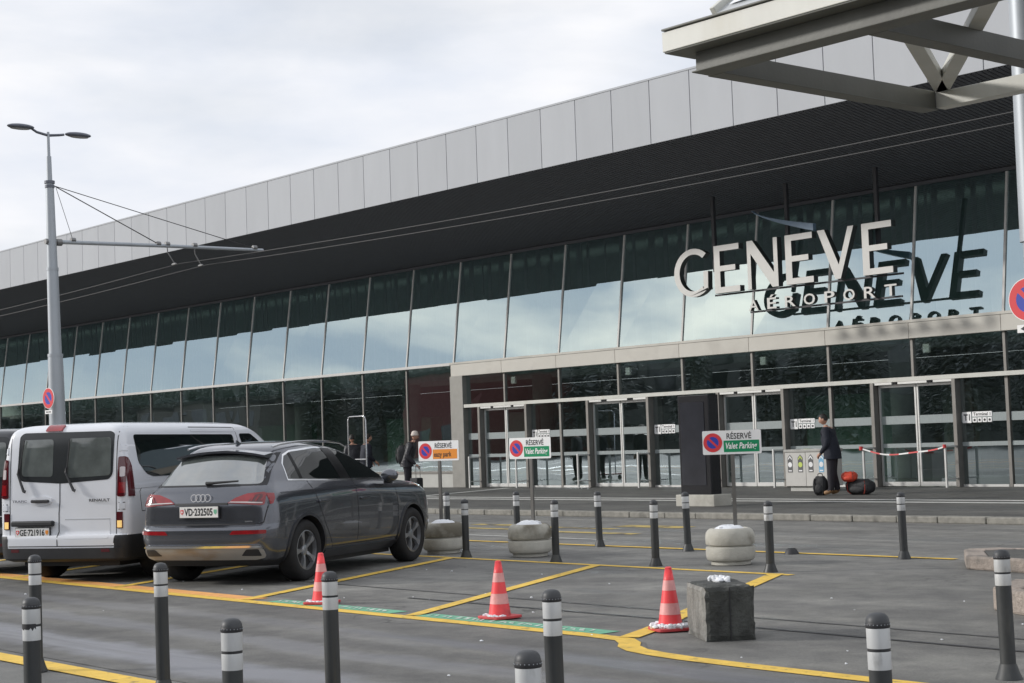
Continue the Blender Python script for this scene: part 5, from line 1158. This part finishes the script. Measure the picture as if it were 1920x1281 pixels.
def bag(name, label, cat, loc, rz, size, m, trim, handle=True, seed=1, pocket=True):
    t = thing(name, label, cat, loc, rz); sx, sy, sz = size; rn = random.Random(seed); b = MB(); n, k = 22, 12; V = []
    for i in range(k+1):
        f = i/k; z = sz*f; e = (1-abs(2*f-1)**3.2)**.45 if 0 < f < 1 else .55
        for j in range(n):
            a = 2*pi*j/n; ca, sa = cos(a), sin(a); q = (abs(ca)**4+abs(sa)**4)**-.25; u = 1+.05*mn.noise(Vector((ca*1.7+seed, sa*1.7, f*3)))
            V.append((sx/2*ca*q*e*u, sy/2*sa*q*e*u, z+(.02*mn.noise(Vector((ca*2, sa*2, seed))) if f > .5 else 0)))
    b.add(V, [(i*n+j, i*n+(j+1)%n, (i+1)*n+(j+1)%n, (i+1)*n+j) for i in range(k) for j in range(n)]+[tuple(range(n-1,-1,-1)), tuple(k*n+j for j in range(n))]); b.build('bag_body', m, t, smooth=60)
    if pocket: MB().blob((0,-sy*.47,sz*.36), (sx*.33,sy*.16,sz*.25), 14, 8, 1, .04).build('front_pocket', m, t, smooth=60)
    if handle: MB().tube([(-.06,0,sz*.97),(-.05,0,sz+.05),(0,0,sz+.07),(.05,0,sz+.05),(.06,0,sz*.97)], .011, 6).build('carry_handle', trim, t, smooth=60)
    for s in (-1, 1): MB().tube([(s*sx*.3,-sy*.44,sz*.9),(s*sx*.34,-sy*.56,sz*.6),(s*sx*.33,-sy*.54,sz*.25),(s*sx*.25,-sy*.40,sz*.06)], .012, 6).build('bag_strap', trim, t, smooth=60)
    return t
bag('backpack', 'black backpack standing at the feet of the man by the bins', 'backpack', (-23.56,28.95,.112), .3, (.32,.24,.42), m_bagk, m_bagk, seed=2)
bag('duffel_bag', 'black holdall lying behind the man, under the red bag', 'holdall', (-22.78,29.35,.112), .1, (.66,.32,.34), m_bagk, m_bagt, False, 5)
bag('rucksack', 'bright red rucksack lying on the black holdall behind the man', 'rucksack', (-22.95,29.2,.40), .4, (.34,.26,.22), m_bagr, m_bagt, False, 3)
bag('backpack', 'black backpack worn by the traveller in the cream hat', 'backpack', (-38.34,28.42,.98), radians(-48), (.40,.30,.55), m_bagk, m_bagk, seed=8)
sc_ = thing('trolley_case', 'dark wheeled case on a tall handle beside the SUV bonnet', 'suitcase', (-37.75,28.45,.112))
MB().prism(rounded([(-.17,.05),(.17,.05),(.17,.48),(-.17,.48)], .05), (0,-.11,0), (1,0,0), (0,0,1), (0,.22,0)).build('shell', m_bagk, sc_, bevel=.015)
for s in (-1, 1): MB().tube([(s*.10,.06,.47),(s*.10,.06,.80)], .009, 6).build('handle_tube', m_steel, sc_); MB().lathe([(.035,-.015),(.035,.015)], 12, (s*.13,.02,.035), axis='X').build('wheel', m_tyre, sc_)
MB().tube([(-.11,.06,.80),(.11,.06,.80)], .016, 8).build('grip', m_plas, sc_)
HT = thing('luggage_trolley', 'chrome hoop luggage trolley among the travellers beyond the SUV', 'luggage trolley', (-40.27,28.2,.112))
def hoop(y): return [(-.45,y,.22),(-.45,y,2.20),(-.42,y,2.29),(-.34,y,2.32),(.34,y,2.32),(.42,y,2.29),(.45,y,2.20),(.45,y,.22)]
MB().tube(hoop(0), .022, 10).build('hoop', m_chrome, HT, smooth=60)
MB().box((-.50,-.30,.18),(.50,.30,.22)).build('deck', m_bagt, HT, bevel=.01)
for x in (-.4,.4):
    for y in (-.24,.24): MB().lathe([(.08,-.02),(.08,.02)], 16, (x,y,.085), axis='X').build('wheel', m_tyre, HT); 
for z in (1.05,): MB().tube([(-.45,0,z),(.45,0,z)], .015, 8).build('cross_rail', m_chrome, HT)

# ================================================================== ACROSS THE STREET, seen in the glass only
wood = MB(); rn = random.Random(12)
for x in range(-330, 40, 4):
    if -196 < x < -186: continue
    X, Y, hgt, wd = x+rn.uniform(-2,2), -34+rn.uniform(-4,4), rn.uniform(8.5,13), rn.uniform(2.4,3.6); sp = rn.random() < .5
    wood.tube([(X,Y,0),(X,Y,hgt*.8)], [.25,.06], 6, 1)
    for _ in range(4200):
        f = rn.random()**.7; R_ = (wd*(1-f)**.7 if sp else wd*sqrt(max(.02, 1-(2*f-1)**2)))*(.7+.5*rn.random()); a = rn.uniform(0,6.28); q = R_*rn.random()**.45
        c = Vector((X+q*cos(a), Y+q*sin(a), hgt*(.06+.94*f))); d = Vector((cos(a), sin(a), rn.uniform(-.7,.3))).normalized(); s = d.cross(Vector((0,0,1))).normalized(); L = rn.uniform(.22,.55)
        wood.add([c-s*L*.4, c+s*L*.4, c+d*L], [(0,1,2)])
me = bpy.data.meshes.new('wood'); me.from_pydata(wood.v, [], wood.f); me.materials.append(m_leaf); me.materials.append(m_bark); me.polygons.foreach_set('material_index', wood.m)
tag(link('wood', me), 'dark belt of trees across the street, seen only in the glass', 'trees', kind='stuff')
def office(label, x0, x1, y, h, m, floors, rows=True):
    t = thing('office_building', label, 'building', ((x0+x1)/2, y, 0)); w = (x1-x0)/2
    MB().box((-w,-14,0),(w,0,h)).build('wall', m, t); MB().box((-w-.2,-14.2,h),(w+.2,.2,h+.3)).build('roof', m_joint, t)
    n = int(2*w/4)
    for f in range(floors):
        for j in range(n):
            xx_ = -w+2+j*(2*w-2)/n; MB().box((xx_,-.1,1+f*3.1),(xx_+2.4,.03,2.7+f*3.1)).build('window', m_offw, t)
office('low brown office block across the street, seen reflected in the glass', -176, -150, -25, 6.5, m_office, 2)
office('dark red hall across the street, seen reflected in the glass', -123, -113, -25, 7.4, m_officeR, 1)
office('long dark car park across the street, seen only in the glass behind the trees', -330, 60, -46, 10.3, m_officeD, 3)
